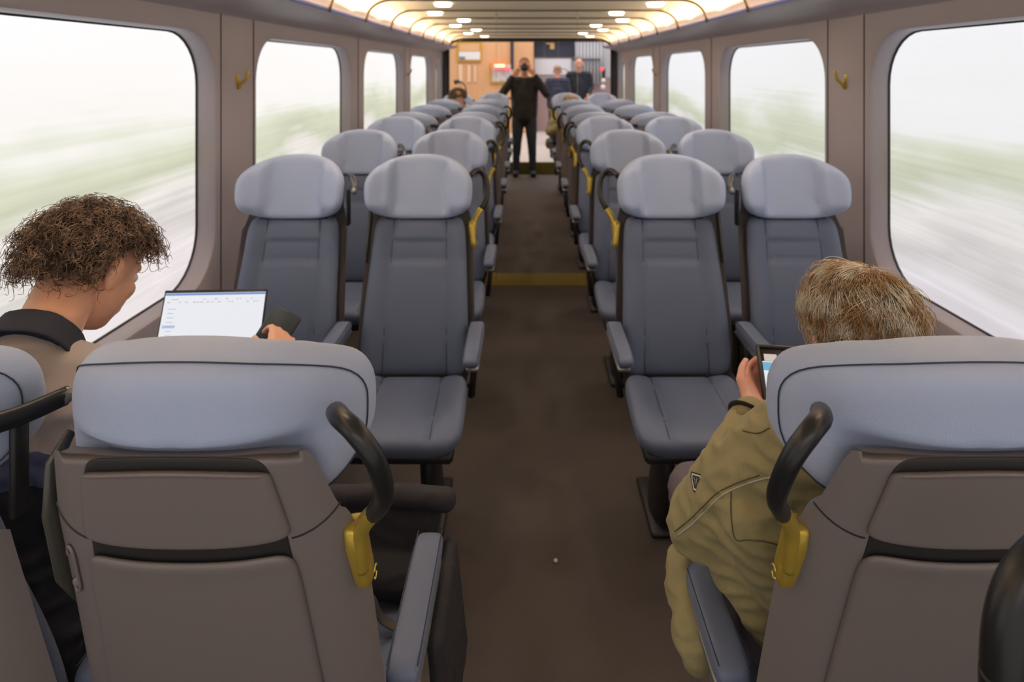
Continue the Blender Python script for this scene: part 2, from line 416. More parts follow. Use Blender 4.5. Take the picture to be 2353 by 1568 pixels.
# ------------------------------------------------------------ seats (local: faces -y, origin on the floor)
def shell_pt(s, z, dz=0.0, out=0.0):
    th = s*PI/2; n = 3.4; top = 1.21+dz
    wf = 0.218+0.014*ss(1.1, .6, z)-.008*ss(1.04, 1.20, z)-0.03*ss(.62, .42, z); wb = wf-.026
    c = abs(math.cos(th))**(2/n); sn = math.copysign(abs(math.sin(th))**(2/n), s)
    yb = 0.41-0.28*(top-z)+0.05*ss(.75, .42, z)-.006*(s*2)**2*(1 if abs(s) < .5 else 1)
    yf = max(yb-.118, .135+.26*(z-.5)+.020)
    x = sn*(wb+(wf-wb)*(1-c)); y = yf+(yb-yf)*c
    return Vector((x, y, z)) if not out else Vector((x*(1+out/wf*abs(sn)), y+out*c, z))
def build_seat(hand, aisle, dz=0.0, detail=True):
    """hand: +1 aisle side is local +x, -1 aisle side is local -x"""
    root = empty('train_seat', (0, 0, 0))
    H = hand
    # --- seat cushion
    def cf(u, v):
        y = -0.285+(v+1)/2*0.43; bol = 0.022*ss(.45, .95, abs(u))*ss(-1, -.3, v)
        g = 0.006*math.exp(-((abs(u)-.5)/.03)**2)
        return (u*(0.232-.012*v), y, 0.498+bol-0.02*ss(.1, 1, -v)*0.4-g+0.012*ss(-.2, .9, v))
    def cbk(u, v): return (u*0.205, -0.262+(v+1)/2*0.40, 0.395)
    mb = MB(); mb.pad(cf, cbk, 40, 30, p=7, n_top=7, n_bot=5)
    for sg in (-1, 1):
        mb.tube([Vector(cf(sg*.5, -0.93+1.86*k/20))+Vector((0, 0, .0015)) for k in range(21)], .0013, n=5, mi=1)
    mb.build('seat_cushion', [M['pad'], M['seam']], root)
    # --- backrest cushion
    def yfront(z): return 0.135+0.26*(z-.5)-0.018*math.sin(PI*min(1, max(0, (z-.5)/.42)))
    def bf(u, v):
        z = 0.785+v*0.298; bw = 0.234-0.036*(v*.5+.5)**1.2
        bol = 0.022*ss(.5, .8, abs(u))-0.006*ss(.85, 1, abs(u))
        g = 0.006*math.exp(-((abs(u)-.54)/.025)**2)
        if abs(u) < .54:
            g += 0.007*math.exp(-((z-.985)/.006)**2)+0.007*math.exp(-((z-.912)/.006)**2)
            if z > .985: g -= .004
            if z < .912: g -= .006*ss(.70, .912, z)
        return (u*bw, yfront(z)-bol+g, z)
    def bb(u, v):
        z = 0.785+v*0.293; bw = 0.188-0.026*(v*.5+.5)**1.2
        return (u*bw, yfront(z)+0.055, z)
    mb = MB(); mb.pad(bf, bb, 48, 64, p=9, n_top=12, n_bot=8)
    for sg in (-1, 1):
        mb.tube([Vector(bf(sg*.54, -0.97+1.94*k/30))+Vector((0, -.0012, 0)) for k in range(31)], .0014, n=5, mi=1)
    for z in (.985, .912):
        mb.tube([Vector(bf(-.53+1.06*k/16, (z-.785)/.298))+Vector((0, -.001, 0)) for k in range(17)], .0014, n=5, mi=1)
    mb.build('backrest', [M['pad'], M['seam']], root)
    # --- headrest with forward wings
    zc = 1.208+dz
    def hy(u): return 0.405-0.125*abs(u)**2.8
    def hw(v): return 0.222+0.004*v
    def hf(u, v):
        e_ = ss(.45, 1, abs(v)); w_ = (0.052*ss(.44, .60, abs(u))+.045*ss(.6, .95, abs(u)))*(1-e_)+.090*abs(u)**2.6*e_
        cr = -.002*math.exp(-((abs(u)-.50)/.02)**2)
        return (u*hw(v), 0.298+0.030*v-w_+cr-.0*abs(u), zc+v*(0.133-.010*abs(u)**2) - (0.012*(1-u*u) if v < 0 else 0)*(-v))
    def hb(u, v):
        return (u*(hw(v)-.004), hy(u)+0.012*v-.028*ss(.12, -.12, v)*(1-ss(.55, .85, abs(u))), zc+v*(0.128 if v < 0 else .112)-.004)
    mb = MB(); mb.pad(hf, hb, 52, 36, p=11, n_top=2.3, n_bot=3.4)
    # piping round the back edge
    ring = []
    for k in range(65):
        a = 2*PI*k/64; u, v = math.cos(a), math.sin(a); n = 2.3 if v > 0 else 3.4
        q = 1/((abs(u)**n+abs(v)**n)**(1/n)); u *= q*.985; v *= q*.985
        f_, b_ = Vector(hf(u, v)), Vector(hb(u, v)); m_ = (f_+b_)/2
        pr = max(0.0, 1-.985**11)**(1/2.2)
        ring.append(m_+(b_-m_)*(pr+.12))
    mb.tube(ring, .0012, n=5, mi=1, cap=False)
    mb.build('headrest', [M['head'], M['seam']], root)
    # --- gap collar under headrest
    mb = MB(); mb.tube([(x, 0.292+dz*.2-.0*x, 1.079+dz+.006*(x/.18)**2) for x in [-.14+.28*k/12 for k in range(13)]], .012, n=8); mb.build('neck_collar', M['blackp'], root)
    # --- rear shell
    mb = MB(); S_ = [-1+2*i/48 for i in range(49)]
    def ztop(s): return (1.206+dz)-.006*ss(.25, .5, abs(s))-0.112*ss(.56, .82, abs(s))-.06*ss(.82, 1, abs(s))
    mb.grid(lambda s, t: shell_pt(s, 0.40+(ztop(s)-.40)*t, dz), S_, [i/40 for i in range(41)])
    mb.grid(lambda s, t: shell_pt(s, ztop(s), dz)*(1-t)+(shell_pt(s, ztop(s), dz)+Vector((0, -.03, -.01)))*t, [q*.5 for q in S_], [0, .5, 1])
    # lower moulding joint lines at each flank
    for sg in (-1, 1):
        L_ = spline([shell_pt(sg*.42, 1.075+dz, dz, .0012), shell_pt(sg*.55, 1.085+dz, dz, .0012), shell_pt(sg*.66, 1.105+dz, dz, .0012), shell_pt(sg*.76, 1.122+dz, dz, .0012), shell_pt(sg*.9, 1.09+dz, dz, .0012)], 6)
        L_ = [shell_pt(sg*(.37+.42*k/14), 1.066+dz+.034*(k/14)**1.5, dz, .0006) for k in range(15)]
        mb.tube(L_, .0012, n=5, mi=1)
    sh = mb.build('rear_shell', [M['shell'], M['gap']], root, auto=50)
    # dark recess + tray + pocket
    def yb(x, z):
        q_ = shell_pt(.0001, z, dz); th_ = shell_pt(1, z, dz); wb_ = th_.x-.026; sn_ = min(.999, abs(x)/wb_)
        c_ = (1-sn_**3.4)**(1/3.4); s_ = math.asin(sn_**1.7)*2/PI
        return th_.y+(q_.y-th_.y)*c_-.006*(s_*2)**2*c_
    def slab(z0, z1, w0, w1, bow0, bow1, base, th, m, name, n=6.5, mirror=0, rim=0):
        def f(u, v, off):
            t = v*.5+.5; z = z0+(z1-z0)*t+(bow0*(1-t)+bow1*t)*(1-u*u); x = u*(w0+(w1-w0)*t)
            ex = rim*(1-ss(.0, .06, 1-t)) if rim else 0
            return (x, yb(x, z)+off+ex, z)
        q = MB(); q.pad(lambda u, v: f(u, v, base), lambda u, v: f(u, v, base+th), 26, 26, p=26, n_top=n, n_bot=n)
        return q.build(name, m, root)
    slab(0.52, 1.199+dz, .176, .122, 0, .006, -.003, .006, M['gap'], 'recess', n=14)
    slab(1.072+dz, 1.180+dz, .139, .121, -.010, .008, -.003, .014, M['panel'], 'tray_table', n=16, rim=.004)
    slab(0.53, 1.052+dz, .172, .140, 0, -.012, -.003, .015, M['panel'], 'literature_pocket', n=14, rim=.004)
    # capsule catch on the side away from the aisle
    def cap_pt(a, r, o_):
        s0 = -H*.60; zc_ = 1.0+dz
        return shell_pt(s0+r*math.cos(a)*.9, zc_+r*.32*math.sin(a)*1.0+math.copysign(.022, math.sin(a)), dz, o_)
    mb = MB(); rg = [cap_pt(2*PI*k/32, .055, .003) for k in range(33)]
    mb.tube(rg, .0022, n=6, cap=False)
    mb.ball(shell_pt(-H*.60, .976+dz, dz, .002), (.007, .003, .007))
    mb.build('catch', M['shell'], root)
    if aisle:
        # aisle grab handle: black bow on a gold foot
        pts = [(.196, .360, 1.236), (.214, .400, 1.250), (.238, .425, 1.248), (.261, .428, 1.220), (.270, .412, 1.178), (.266, .385, 1.135), (.247, .355, 1.098)]
        pts = [(H*x, y, z+dz) for x, y, z in pts]
        sp = spline(pts, 6)
        hd = empty('grab_handle', (0, 0, 0)); COL.objects.unlink(hd); bpy.data.objects.remove(hd)
        mb = MB(); mb.tube(sp, [.0125]*len(sp), n=12, flat=(1.0, 1.1))
        ho = mb.build('grab_handle', M['black'], root)
        g = [(H*x, y, z+dz) for x, y, z in ((.247, .355, 1.098), (.230, .338, 1.072), (.221, .328, 1.048), (.219, .320, 1.015), (.219, .311, .985))]
        gs = spline(g, 5)
        mb = MB(); mb.tube(gs, [.0122-.0022*k/len(gs) for k in range(len(gs))], n=12, flat=(1, 1.0))
        q0 = Vector((H*.210, .316, 1.042+dz)); q1 = Vector((H*.220, .294, .958+dz))
        Q = [q0+Vector((0, 0, .014)), q0+Vector((0, 0, .011)), q0.lerp(q1, .15), q0.lerp(q1, .5), q0.lerp(q1, .85), q1+Vector((0, 0, .002)), q1+Vector((0, 0, -.006)), q1+Vector((0, 0, -.010))]
        mb.tube(Q, [.0145, .0170, .0175, .0165, .0155, .0135, .0095, .0040], n=24, flat=(1.15, .80), up=(0, 1, 0), sq=3.6)
        go = mb.build('handle_foot', M['gold'], ho); go['label'] = 'gold foot of the handle'
        # little paired-swirl emblem
        mb = MB(); c = q1+Vector((H*.0132, .002, .012))
        for k, sg in ((0, 1), (1, -1)):
            mb.tube([c+Vector((H*.001, .006*math.cos(a)*sg, .0055*math.sin(a)*sg+.004*sg)) for a in [PI*j/8 for j in range(9)]], .0011, n=5)
        eo = mb.build('emblem', M['goldl'], ho)
    else:
        # short grab bar at the side of the window seat
        mb = MB()
        mb.tube(spline([(H*.19, .43, 1.222+dz), (H*.212, .40, 1.222+dz), (H*.245, .32, 1.205+dz), (H*.262, .24, 1.195+dz)], 5), .015, n=10, flat=(1.0, .7))
        bo = mb.build('grab_bar', M['black'], root)
        mb = MB(); mb.box((H*.226, .285, 1.12+dz), (.012, .03, .15), bev=.004); mb.build('bracket', M['blackp'], bo)
        mb = MB(); mb.ball((H*.260, .242, 1.196+dz), (.014, .016, .014)); mb.build('end_cap', M['steel'], bo)
    if aisle:
        mb = MB()
        mb.tube([(-H*.204, .30, 1.175+dz), (-H*.208, .325, 1.15+dz), (-H*.214, .32, 1.08+dz), (-H*.218, .29, .97+dz), (-H*.216, .26, .90+dz)], [.008, .013, .015, .015, .006], n=10, flat=(1.4, .6), up=(0, 1, 0))
        mb.build('side_bracket', M['olive'], root)
    # armrest on the aisle side (local H)
    mb = MB()
    def af(u, v): return (H*.246+u*.032, -.165+(v+1)/2*.335, .703-.004*ss(-.6, -1, v)+.003*(1-u*u))
    def ab(u, v): return (H*.246+u*.029, -.160+(v+1)/2*.325, .655)
    mb.pad(af, ab, 14, 30, p=8, n_top=9, n_bot=7)
    for sg in (-1, 1):
        mb.tube([Vector(af(sg*.80, -.93+1.86*k/14))+Vector((0, 0, -.002)) for k in range(15)], .0012, n=5, mi=1)
    ar = mb.build('armrest', [M['pad'], M['seam']], root)
    mb = MB(); mb.box((H*.250, .02, .648), (.046, .32, .016), bev=.005); mb.build('armrest_rail', M['steel'], ar)
    mb = MB(); mb.tube([(H*.244, .15, .655), (H*.238, .155, .55), (H*.225, .13, .42)], [.018, .022, .026], n=10, flat=(.55, 1.2)); mb.build('armrest_support', M['blackp'], root)
    # underframe
    mb = MB(); mb.box((0, -.04, .378), (.38, .34, .04), bev=.012); mb.box((H*.0, .12, .37), (.36, .10, .07), bev=.015); mb.build('underframe', M['blackp'], root)
    if aisle:
        mb = MB()
        mb.tube([(H*.09, -.02, .38), (H*.09, -.01, .22), (H*.09, .03, .10), (H*.09, .09, .0)], [.075, .07, .075, .06], n=14, flat=(1.35, .55), up=(0, 1, 0))
        mb.box((H*.09, .10, .012), (.10, .32, .024), bev=.008)
        mb.build('pedestal', M['blackp'], root)
    else:
        mb = MB(); mb.box((-H*.06, .02, .19), (.05, .12, .36), bev=.012); mb.box((-H*.06, .04, .012), (.09, .30, .024), bev=.008)
        mb.build('pedestal', M['blackp'], root)
    return root
XA = 0.505
SEATX = {'LA': AC-XA-.005, 'LW': AC-XA-.528, 'RA': AC+XA+.014, 'RW': AC+XA+.522}
ROWY = {'A': 1.21, 'B': 2.33, 'C': 3.41, 'D': 4.43}
protos = {}
def seat_for(side, aisle, facing_us, low):
    # local aisle side: facing us (rot 0) left seats -> +x ; right seats -> -x ; facing away mirrored
    h = (1 if side == 'L' else -1)*(1 if facing_us else -1)
    key = (h, aisle, low)
    if key not in protos:
        protos[key] = build_seat(h, aisle, 0.0); return protos[key]
    return copy_tree(protos[key])
PL = {'LA': 'left aisle', 'LW': 'left window', 'RA': 'right aisle', 'RW': 'right window'}
def seat_label(row, k, far):
    s = PL[k]
    if not far:
        t = {'A': {'LA': 'large foreground blue seat seen from behind, left of the aisle, with a gold-footed handle',
                   'LW': 'foreground blue seat cut off by the left picture edge, holding the curly haired man',
                   'RA': 'large foreground blue seat seen from behind, right of the aisle, holding the man in olive',
                   'RW': 'blue seat seen from behind beside the right window, next to the man in olive'},
             'B': {'LA': 'empty blue aisle seat on the left facing the camera, nearest such row',
                   'LW': 'empty blue seat behind the open laptop, by the left window, facing the camera',
                   'RA': 'empty blue seat facing the camera, nearest facing row, on the right of the aisle',
                   'RW': 'empty blue seat behind the grey haired man, by the right window, facing the camera'},
             'C': None, 'D': None}[row]
        if t: return t[k]
        return 'blue %s seat in the %s row facing the camera' % (s, {'C': 'second', 'D': 'third'}[row])
    if row == 'A': return {'LA': 'mirror image of the foreground blue seat left of the aisle, facing the camera beside the standing photographer',
                           'LW': 'mirror image of the blue seat by the left window, behind the far curly haired head',
                           'RA': 'mirror image of the blue aisle seat on the right, behind the far man in olive',
                           'RW': 'mirror image of the blue seat by the right window, facing the camera'}[k]
    return 'mirror image of a blue %s seat turned away from the camera, %s of the far rows' % (s, {'D': 'nearest', 'C': 'second', 'B': 'third'}[row])
for row in 'ABCD':
    for far in (False, True):  # far seats are the mirror reflection, modelled as solid seats
        for k in ('LA', 'LW', 'RA', 'RW'):
            fu = (row != 'A') != far
            e = seat_for(k[0], k[1] == 'A', fu, 0)
            y = ROWY[row]; y = 2*MIR-y if far else y
            e.location = (SEATX[k]+({'LA': -.016, 'LW': -.010}.get(k, 0) *1.0 if row == 'A' else 0), y, 0); e.rotation_euler = (0, 0, 0 if fu else PI)
            tag(e, seat_label(row, k, far), 'train seat', 'blue train seats in pairs along the aisle')
#PART2
# ------------------------------------------------------------ mirrored open end of the saloon and hall, built as solid parts
HZ = 0.18
fr = rrect(AC-1.31, AC+1.31, 0.0, EYE+0.43, 0.14)
mb = MB(); pts = [Vector((x, Y1+.03, z)) for x, z in fr]
big = []
for x, z in fr:
    big.append(Vector((AC+(x-AC)*1.5, Y1+.03, max(0, EYE*.5+(z-EYE*.5)*1.45) if z > .2 else 0.0)))
n_ = len(fr)
for off in (0, .12):
    mb.add([p+Vector((0, off, 0)) for p in pts]+[p+Vector((0, off, 0)) for p in big], [(j, (j+1) % n_, (j+1) % n_+n_, j+n_) for j in range(n_)])
mb.add(pts+[p+Vector((0, .12, 0)) for p in pts], [(j, (j+1) % n_, (j+1) % n_+n_, j+n_) for j in range(n_)])
tag(mb.build('wall_back', M['dark'], smooth=False), kind='structure')
mb = MB(); mb.tube([p+Vector((0, -.01, 0)) for p in pts]+[pts[0]+Vector((0, -.01, 0))], .022, n=8, cap=False)
tag(mb.build('trim_500', M['blackp']), kind='structure')
# green yellow step up to the hall
mb = MB(); mb.box((AC, 10.12, HZ/2), (2.4, .05, HZ), bev=.004)
o = tag(mb.build('step_riser', mat('dull_green_yellow_step', srgb(112, 104, 40), .7, var=.15), smooth=False), 'dull green-yellow step riser behind the standing photographer\'s feet', 'step')
# yellow board across the floor
mb = MB(); mb.box((AC-.01, MIR+.05, 0.002), (1.0, .30, .006), bev=.002)
tag(mb.build('floor_strip', M['yellow'], smooth=False), 'dark yellow strip across the aisle floor between the facing seats', 'floor strip')
# two vertical seams of the mirror panels, built as thin steel rods
for px, lab in ((1140.5, 'hairline vertical steel rod standing for a mirror seam left of the photographer, hung with a small bright clip'), (1327, 'hairline vertical steel rod standing for a mirror seam right of the photographer, hung with a small bright clip')):
    x = (px-VX)*MIR/F
    e = empty('mirror_seam', (x, MIR, 0)); tag(e, lab, 'seam_wire', 'fine mirror seams from ceiling to floor')
    mb = MB(); mb.tube([(0, 0, .005), (0, 0, CZ)], .0012, n=6); mb.build('seam_wire', M['steel'], e)
    mb = MB(); mb.tube([(0, 0, EYE+.38), (0, 0, EYE+.39), (0, 0, EYE+.41), (0, 0, EYE+.425)], [.003, .006, .006, .003], n=8); q = mb.build('clip', M['light2'] if 'light2' in M else M['steel'], e)
# hall
Mh = {}
Mh['floor'] = mat('pale_hall_floor', srgb(214, 206, 204), .4, var=.08, vscale=2)
Mh['wood'] = mat('orange_plywood', srgb(222, 172, 128), .5, var=.16, vscale=2.2, stretch=(3, 1, .5))
Mh['mauve'] = mat('mauve_hall_wall', srgb(170, 146, 150), .6)
Mh['grey'] = mat('pale_grey_hall_wall', srgb(205, 204, 214), .6, var=.06)
Mh['navyglass'] = mat('dark_clerestory_glass', srgb(58, 64, 78), .2)
Mh['yel'] = mat('mustard_frame', srgb(205, 160, 45), .5)
Mh['corr'] = mat('silver_curtain', srgb(186, 188, 196), .4, metal=.2)
mb = MB(); mb.box((0, 13.2, HZ-.05), (9, 6.1, .1)); tag(mb.build('floor_hall', Mh['floor'], smooth=False), kind='structure')
D = 14.6
def hallbox(px0, py0, px1, py1, d, th, bev=0.0, mb=None, mi=0):
    a = at(px0, py0, d); b_ = at(px1, py1, d); m = mb or MB()
    m.box(((a.x+b_.x)/2, d+th/2, (a.z+b_.z)/2), (abs(b_.x-a.x), th, abs(a.z-b_.z)), mi, bev=bev); return m
tag(hallbox(900, 20, 1226, 318, D, .1).build('wall_hall_plywood', Mh['wood'], smooth=False), kind='structure')
tag(hallbox(1226, 20, 1600, 178, D+.4, .1).build('wall_hall_grey', Mh['grey'], smooth=False), kind='structure')
tag(hallbox(1226, 178, 1600, 318, D+.38, .1).build('wall_hall_mauve', Mh['mauve'], smooth=False), kind='structure')
# yellow framed picture, poster, neon sign, post
e = empty('framed_display', at(1076, 120, D-.05)); tag(e, 'mustard framed display with a white and blue picture, high on the plywood wall', 'display')
def local(o, e): o.parent = e; o.matrix_parent_inverse = Matrix.Translation(-e.location); return o
local(hallbox(1050, 95, 1106, 142, D-.05, .045, .01).build('frame', Mh['yel'], smooth=False), e)
local(hallbox(1056, 101, 1101, 118, D-.058, .02).build('upper_panel', mat('tan_panel', srgb(224, 176, 136), .5), smooth=False), e)
local(hallbox(1055, 119, 1103, 137, D-.060, .02).build('picture', mat('white_picture', srgb(236, 232, 238), .4), smooth=False), e)
local(hallbox(1055, 130, 1069, 137, D-.064, .02).build('picture_corner', mat('slate_blue_picture', srgb(120, 136, 170), .4), smooth=False), e)
e = empty('poster_board', at(1150, 170, D-.05)); tag(e, 'mustard edged poster board left of the photographer, below a red lit sign', 'poster board')
local(hallbox(1126, 144, 1180, 192, D-.05, .04, .01).build('frame', Mh['yel'], smooth=False), e)
pm = mat('monochrome_poster', srgb(206, 204, 214), .5, var=.75, vscale=9)
local(hallbox(1131, 149, 1176, 187, D-.058, .02).build('poster', pm, smooth=False), e)
e = empty('neon_sign', at(1147, 150, D-.15)); tag(e, 'glowing red and orange sign above the poster board', 'sign')
local(hallbox(1131, 146, 1162, 158, D-.16, .098, .012).build('sign_box', emis('red_neon', (1, .10, .10, 1), 2.2), smooth=False), e)
local(hallbox(1136, 148, 1160, 154, D-.172, .03, .012).build('lettering', emis('orange_neon', (1, .62, .30, 1), 3.2), smooth=False), e)
tag(hallbox(1163, 157, 1172, 163, D-.135, .08, .012).build('neon_arrow', emis('pink_neon', (1, .10, .18, 1), 1.3), smooth=False), 'small pinkish red glowing light just under the sign', 'light')
tag(hallbox(1173, 86, 1180, 160, D-.06, .05, .01).build('wall_post', Mh['navyglass'], smooth=False), 'slim dark post on the plywood wall above the photographer', 'post')
for i, px in enumerate((1054, 1074, 1089)):  # vertical white reflections on the plywood, painted as thin cream panels
    tag(hallbox(px, 148+i, px+9-2*i, 190-i, D-.03, .02).build('painted_reflection', mat('cream_reflection', srgb(238, 204, 172), .5), smooth=False), '%s pale vertical reflection painted on the plywood under the framed display' % ('leftmost', 'middle', 'rightmost')[i], 'reflection_streak', 'pale painted reflections on the plywood wall')
# right part: bright strip, clerestory, yellow corner mark, curtains
tag(hallbox(1227, 88, 1322, 95, D+.2, .05, .01).build('light_strip', emis('cool_strip', (.86, .95, 1, 1), 1.0), smooth=False), 'long pale light strip above the dark high windows', 'ceiling light')
e = empty('high_window', at(1275, 112, D+.3)); tag(e, 'row of dark high windows over the pale grey wall', 'window')
for a_, b_ in ((1227, 1250), (1252, 1282), (1284, 1320)):
    local(hallbox(a_, 96, b_, 130, D+.3, .03).build('pane', Mh['navyglass'], smooth=False), e)
local(hallbox(1225, 94, 1322, 132, D+.335, .02).build('frame', Mh['mauve'], smooth=False), e)
mb = MB(); hallbox(1255, 98, 1274, 102, D+.27, .02, mb=mb); hallbox(1264, 98, 1274, 113, D+.272, .02, mb=mb)
tag(mb.build('corner_mark', mat('tan_mark', srgb(196, 160, 108), .5), smooth=False), 'tan corner shaped mark in front of the dark high windows', 'sign')
tag(hallbox(1228, 134, 1313, 172, D+.34, .04, .01).build('projection_board', mat('white_board', srgb(222, 222, 234), .4), smooth=False), 'wide pale board right of the photographer\'s head', 'board')
mb = MB(); a = at(1322, 92, D+.2); c = at(1388, 192, D+.2); n2 = 60
vs = []; fs = []
for i in range(n2+1):
    x = a.x+(c.x-a.x)*i/n2; y = D+.2+.035*math.sin(i*.9)
    vs += [(x, y, a.z), (x, y, c.z)]
for i in range(n2): fs.append((2*i, 2*i+1, 2*i+3, 2*i+2))
mb.add(vs, fs); tag(mb.build('curtain', Mh['corr'], solid=.01), 'silver grey hanging curtain in folds at the right of the hall', 'curtain')
tag(hallbox(1316, 135, 1380, 138, D+.10, .05, .008).build('curtain_rail', M['dark'], smooth=False), 'dark horizontal rail crossing the silver curtain', 'rail')
e = empty('wall_phone', at(1387, 180, D-.4)); tag(e, 'black and white fixtures with a red lamp beside the silver curtain', 'wall unit')
local(hallbox(1384, 158, 1391, 182, D-.4, .06, .01).build('black_case', M['blackp'], smooth=False), e)
mb = MB(); mb.ball(at(1383, 159, D-.42), .045); local(mb.build('red_lamp', emis('red_lamp', (1, .08, .10, 1), 1.6)), e)
mb = MB(); mb.ball(at(1387, 185, D-.42), .05); local(mb.build('white_knob', mat('white_plastic', srgb(232, 228, 228), .4)), e)
mb = MB(); mb.ball(at(1386, 200, D-.42), .055); local(mb.build('white_dial', mat('white_plastic2', srgb(236, 230, 230), .4)), e)
mb = MB(); mb.tube([at(1387, 158, D-.38), at(1387, 318, D-.38)], .02); local(mb.build('stand_pole', M['steel']), e)
mb = MB(); cc = at(1292, 172, D); mb.tube([cc+Vector((.17*math.cos(a), 0, .16*math.sin(a)-.02)) for a in [PI*(.02+.96*k/20) for k in range(21)]], .012, n=8)
mb.tube([cc+Vector((.17, 0, -.02)), cc+Vector((.17, 0, HZ-cc.z))], .012, n=8); mb.tube([cc+Vector((-.17, 0, -.02)), cc+Vector((-.17, 0, HZ-cc.z))], .012, n=8)
tag(mb.build('arched_rail', M['steel']), 'thin pale arched rail behind the two standing visitors', 'rail')
# microphone-like lamp on a bent stand, left
e = empty('desk_lamp', at(1052, 190, 13.2)); tag(e, 'small lamp on a bent black stand in front of the plywood wall', 'lamp')
mb = MB(); mb.tube(spline([at(1051, 187, 13.2), at(1062, 190, 13.2), at(1070, 202, 13.2), at(1072, 240, 13.2), at(1072, 340, 13.2)], 5), .014); local(mb.build('stand', M['blackp']), e)
mb = MB(); mb.tube([at(1044, 190, 13.2), at(1056, 186, 13.2)], [.05, .035]); local(mb.build('lamp_head', M['dark']), e)

# ------------------------------------------------------------ people
def bake(o):
    """apply modifiers into a plain mesh"""
    dg = bpy.context.evaluated_depsgraph_get(); dg.update()
    me = bpy.data.meshes.new_from_object(o.evaluated_get(dg)); o.modifiers.clear(); o.data = me
    me.polygons.foreach_set('use_smooth', [True]*len(me.polygons)); return o
def organic(mb, name, m, parent, vox=.008, smooth=6, fold=0.0, fsize=.06, fold2=0.0):
    o = mb.build(name, m, parent, weld=False)
    r = o.modifiers.new('r', 'REMESH'); r.mode = 'VOXEL'; r.voxel_size = vox
    k = o.modifiers.new('s', 'SMOOTH'); k.iterations = smooth; k.factor = .6
    bake(o)
    if fold or fold2:
        me = o.data; ns = [v.normal.copy() for v in me.vertices]
        for v, nn in zip(me.vertices, ns):
            p = v.co
            q = Vector((p.x*.9+p.z*.35, p.y, p.z*1.9-p.x*.3))/fsize
            w_ = noise.noise(q); rdg = (1-abs(w_)*2.2)
            v.co += nn*(fold*max(-.6, rdg)+fold2*noise.noise(p/(fsize*.35)))
        me.update()
    return o
def Rot(yaw, pitch, roll=0.0):
    """head frame: local +y is forward; yaw about z (positive to the left), pitch down"""
    return Matrix.Rotation(yaw, 3, 'Z') @ Matrix.Rotation(-pitch, 3, 'X') @ Matrix.Rotation(roll, 3, 'Y')
def head_blob(mb, c, R, face=True):
    T = lambda x, y, z: Vector(c)+R @ Vector((x, y, z))
    mb.ball(T(0, -.012, .028), (.077, .098, .090), R=R, nu=20, nv=14)
    mb.ball(T(0, .028, -.030), (.062, .066, .082), R=R, nu=20, nv=14)
    mb.ball(T(0, .048, -.082), (.034, .036, .026), R=R)
    mb.ball(T(0, .066, .028), (.052, .024, .016), R=R)            # brow
    mb.limb([(T(0, .082, .012), .008), (T(0, .102, -.022), .012)])   # nose
    for sg in (-1, 1):
        mb.ball(T(sg*.012, .094, -.026), (.009, .010, .008), R=R)
        mb.ball(T(sg*.036, .066, -.018), (.022, .020, .020), R=R)     # cheek
        mb.ball(T(sg*.084, -.008, -.008), (.013, .022, .036), R=R @ Matrix.Rotation(sg*.3, 3, 'Z'))   # ear
        mb.ball(T(sg*.083, -.014, .010), (.011, .016, .014), R=R)
    mb.ball(T(0, .088, -.052), (.024, .010, .006), R=R)
    mb.ball(T(0, .086, -.062), (.021, .010, .007), R=R)
    return T
def hand_blob(mb, wrist, d, nrm, thumb, curl=.5, L=.185, spread=.1, palm_only=False):
    """wrist point, finger direction d, palm normal nrm (fingers curl towards it), thumb side vector"""
    W = Vector(wrist); d = Vector(d).normalized(); nrm = Vector(nrm); nrm = (nrm-d*nrm.dot(d)).normalized()
    s_ = d.cross(nrm).normalized(); s_ = s_ if s_.dot(Vector(thumb)) > 0 else -s_
    pl = L*.50
    for k in range(4):
        off = s_*(.030-.020*k)
        mb.limb([(W+off*.55+d*.01, .017), (W+off+d*pl, .0115)])
    for k, (fl, r) in enumerate(((.074, .0085), (.082, .0088), (.077, .0083), (.060, .0073))):
        p = W+s_*(.030-.020*k)+d*pl; ang = curl*.5; ch = [(p, r*1.15)]; dd = d+s_*spread*(1.5-k)*.4; dd.normalize()
        for j, sl in enumerate((.45, .32, .23)):
            v = (dd*math.cos(ang)+nrm*math.sin(ang)); p = p+v*fl*sl; ch.append((p, r*(1-.08*j))); ang += curl*(.9-.1*j)
        mb.limb(ch)
    p = W+s_*.022+d*.025; v = (s_*.75+d*.55+nrm*.25).normalized()
    ch = [(p, .014), (p+v*.036, .0115)]; v2 = (d*.85+s_*.25+nrm*.45).normalized()
    ch += [(ch[-1][0]+v2*.030, .0098), (ch[-1][0]+v2*.030+(d*.8+nrm*.5).normalized()*.024, .0082)]
    mb.limb(ch)
skin = mat('skin_warm', srgb(232, 176, 146), .5, bump=.15, bscale=180, var=.10, vscale=18)
skin2 = mat('skin_pink', srgb(230, 170, 148), .5, bump=.15, bscale=180, var=.10, vscale=18)
for q in (skin, skin2): q.node_tree.nodes['Principled BSDF'].inputs['Subsurface Weight'].default_value = .08

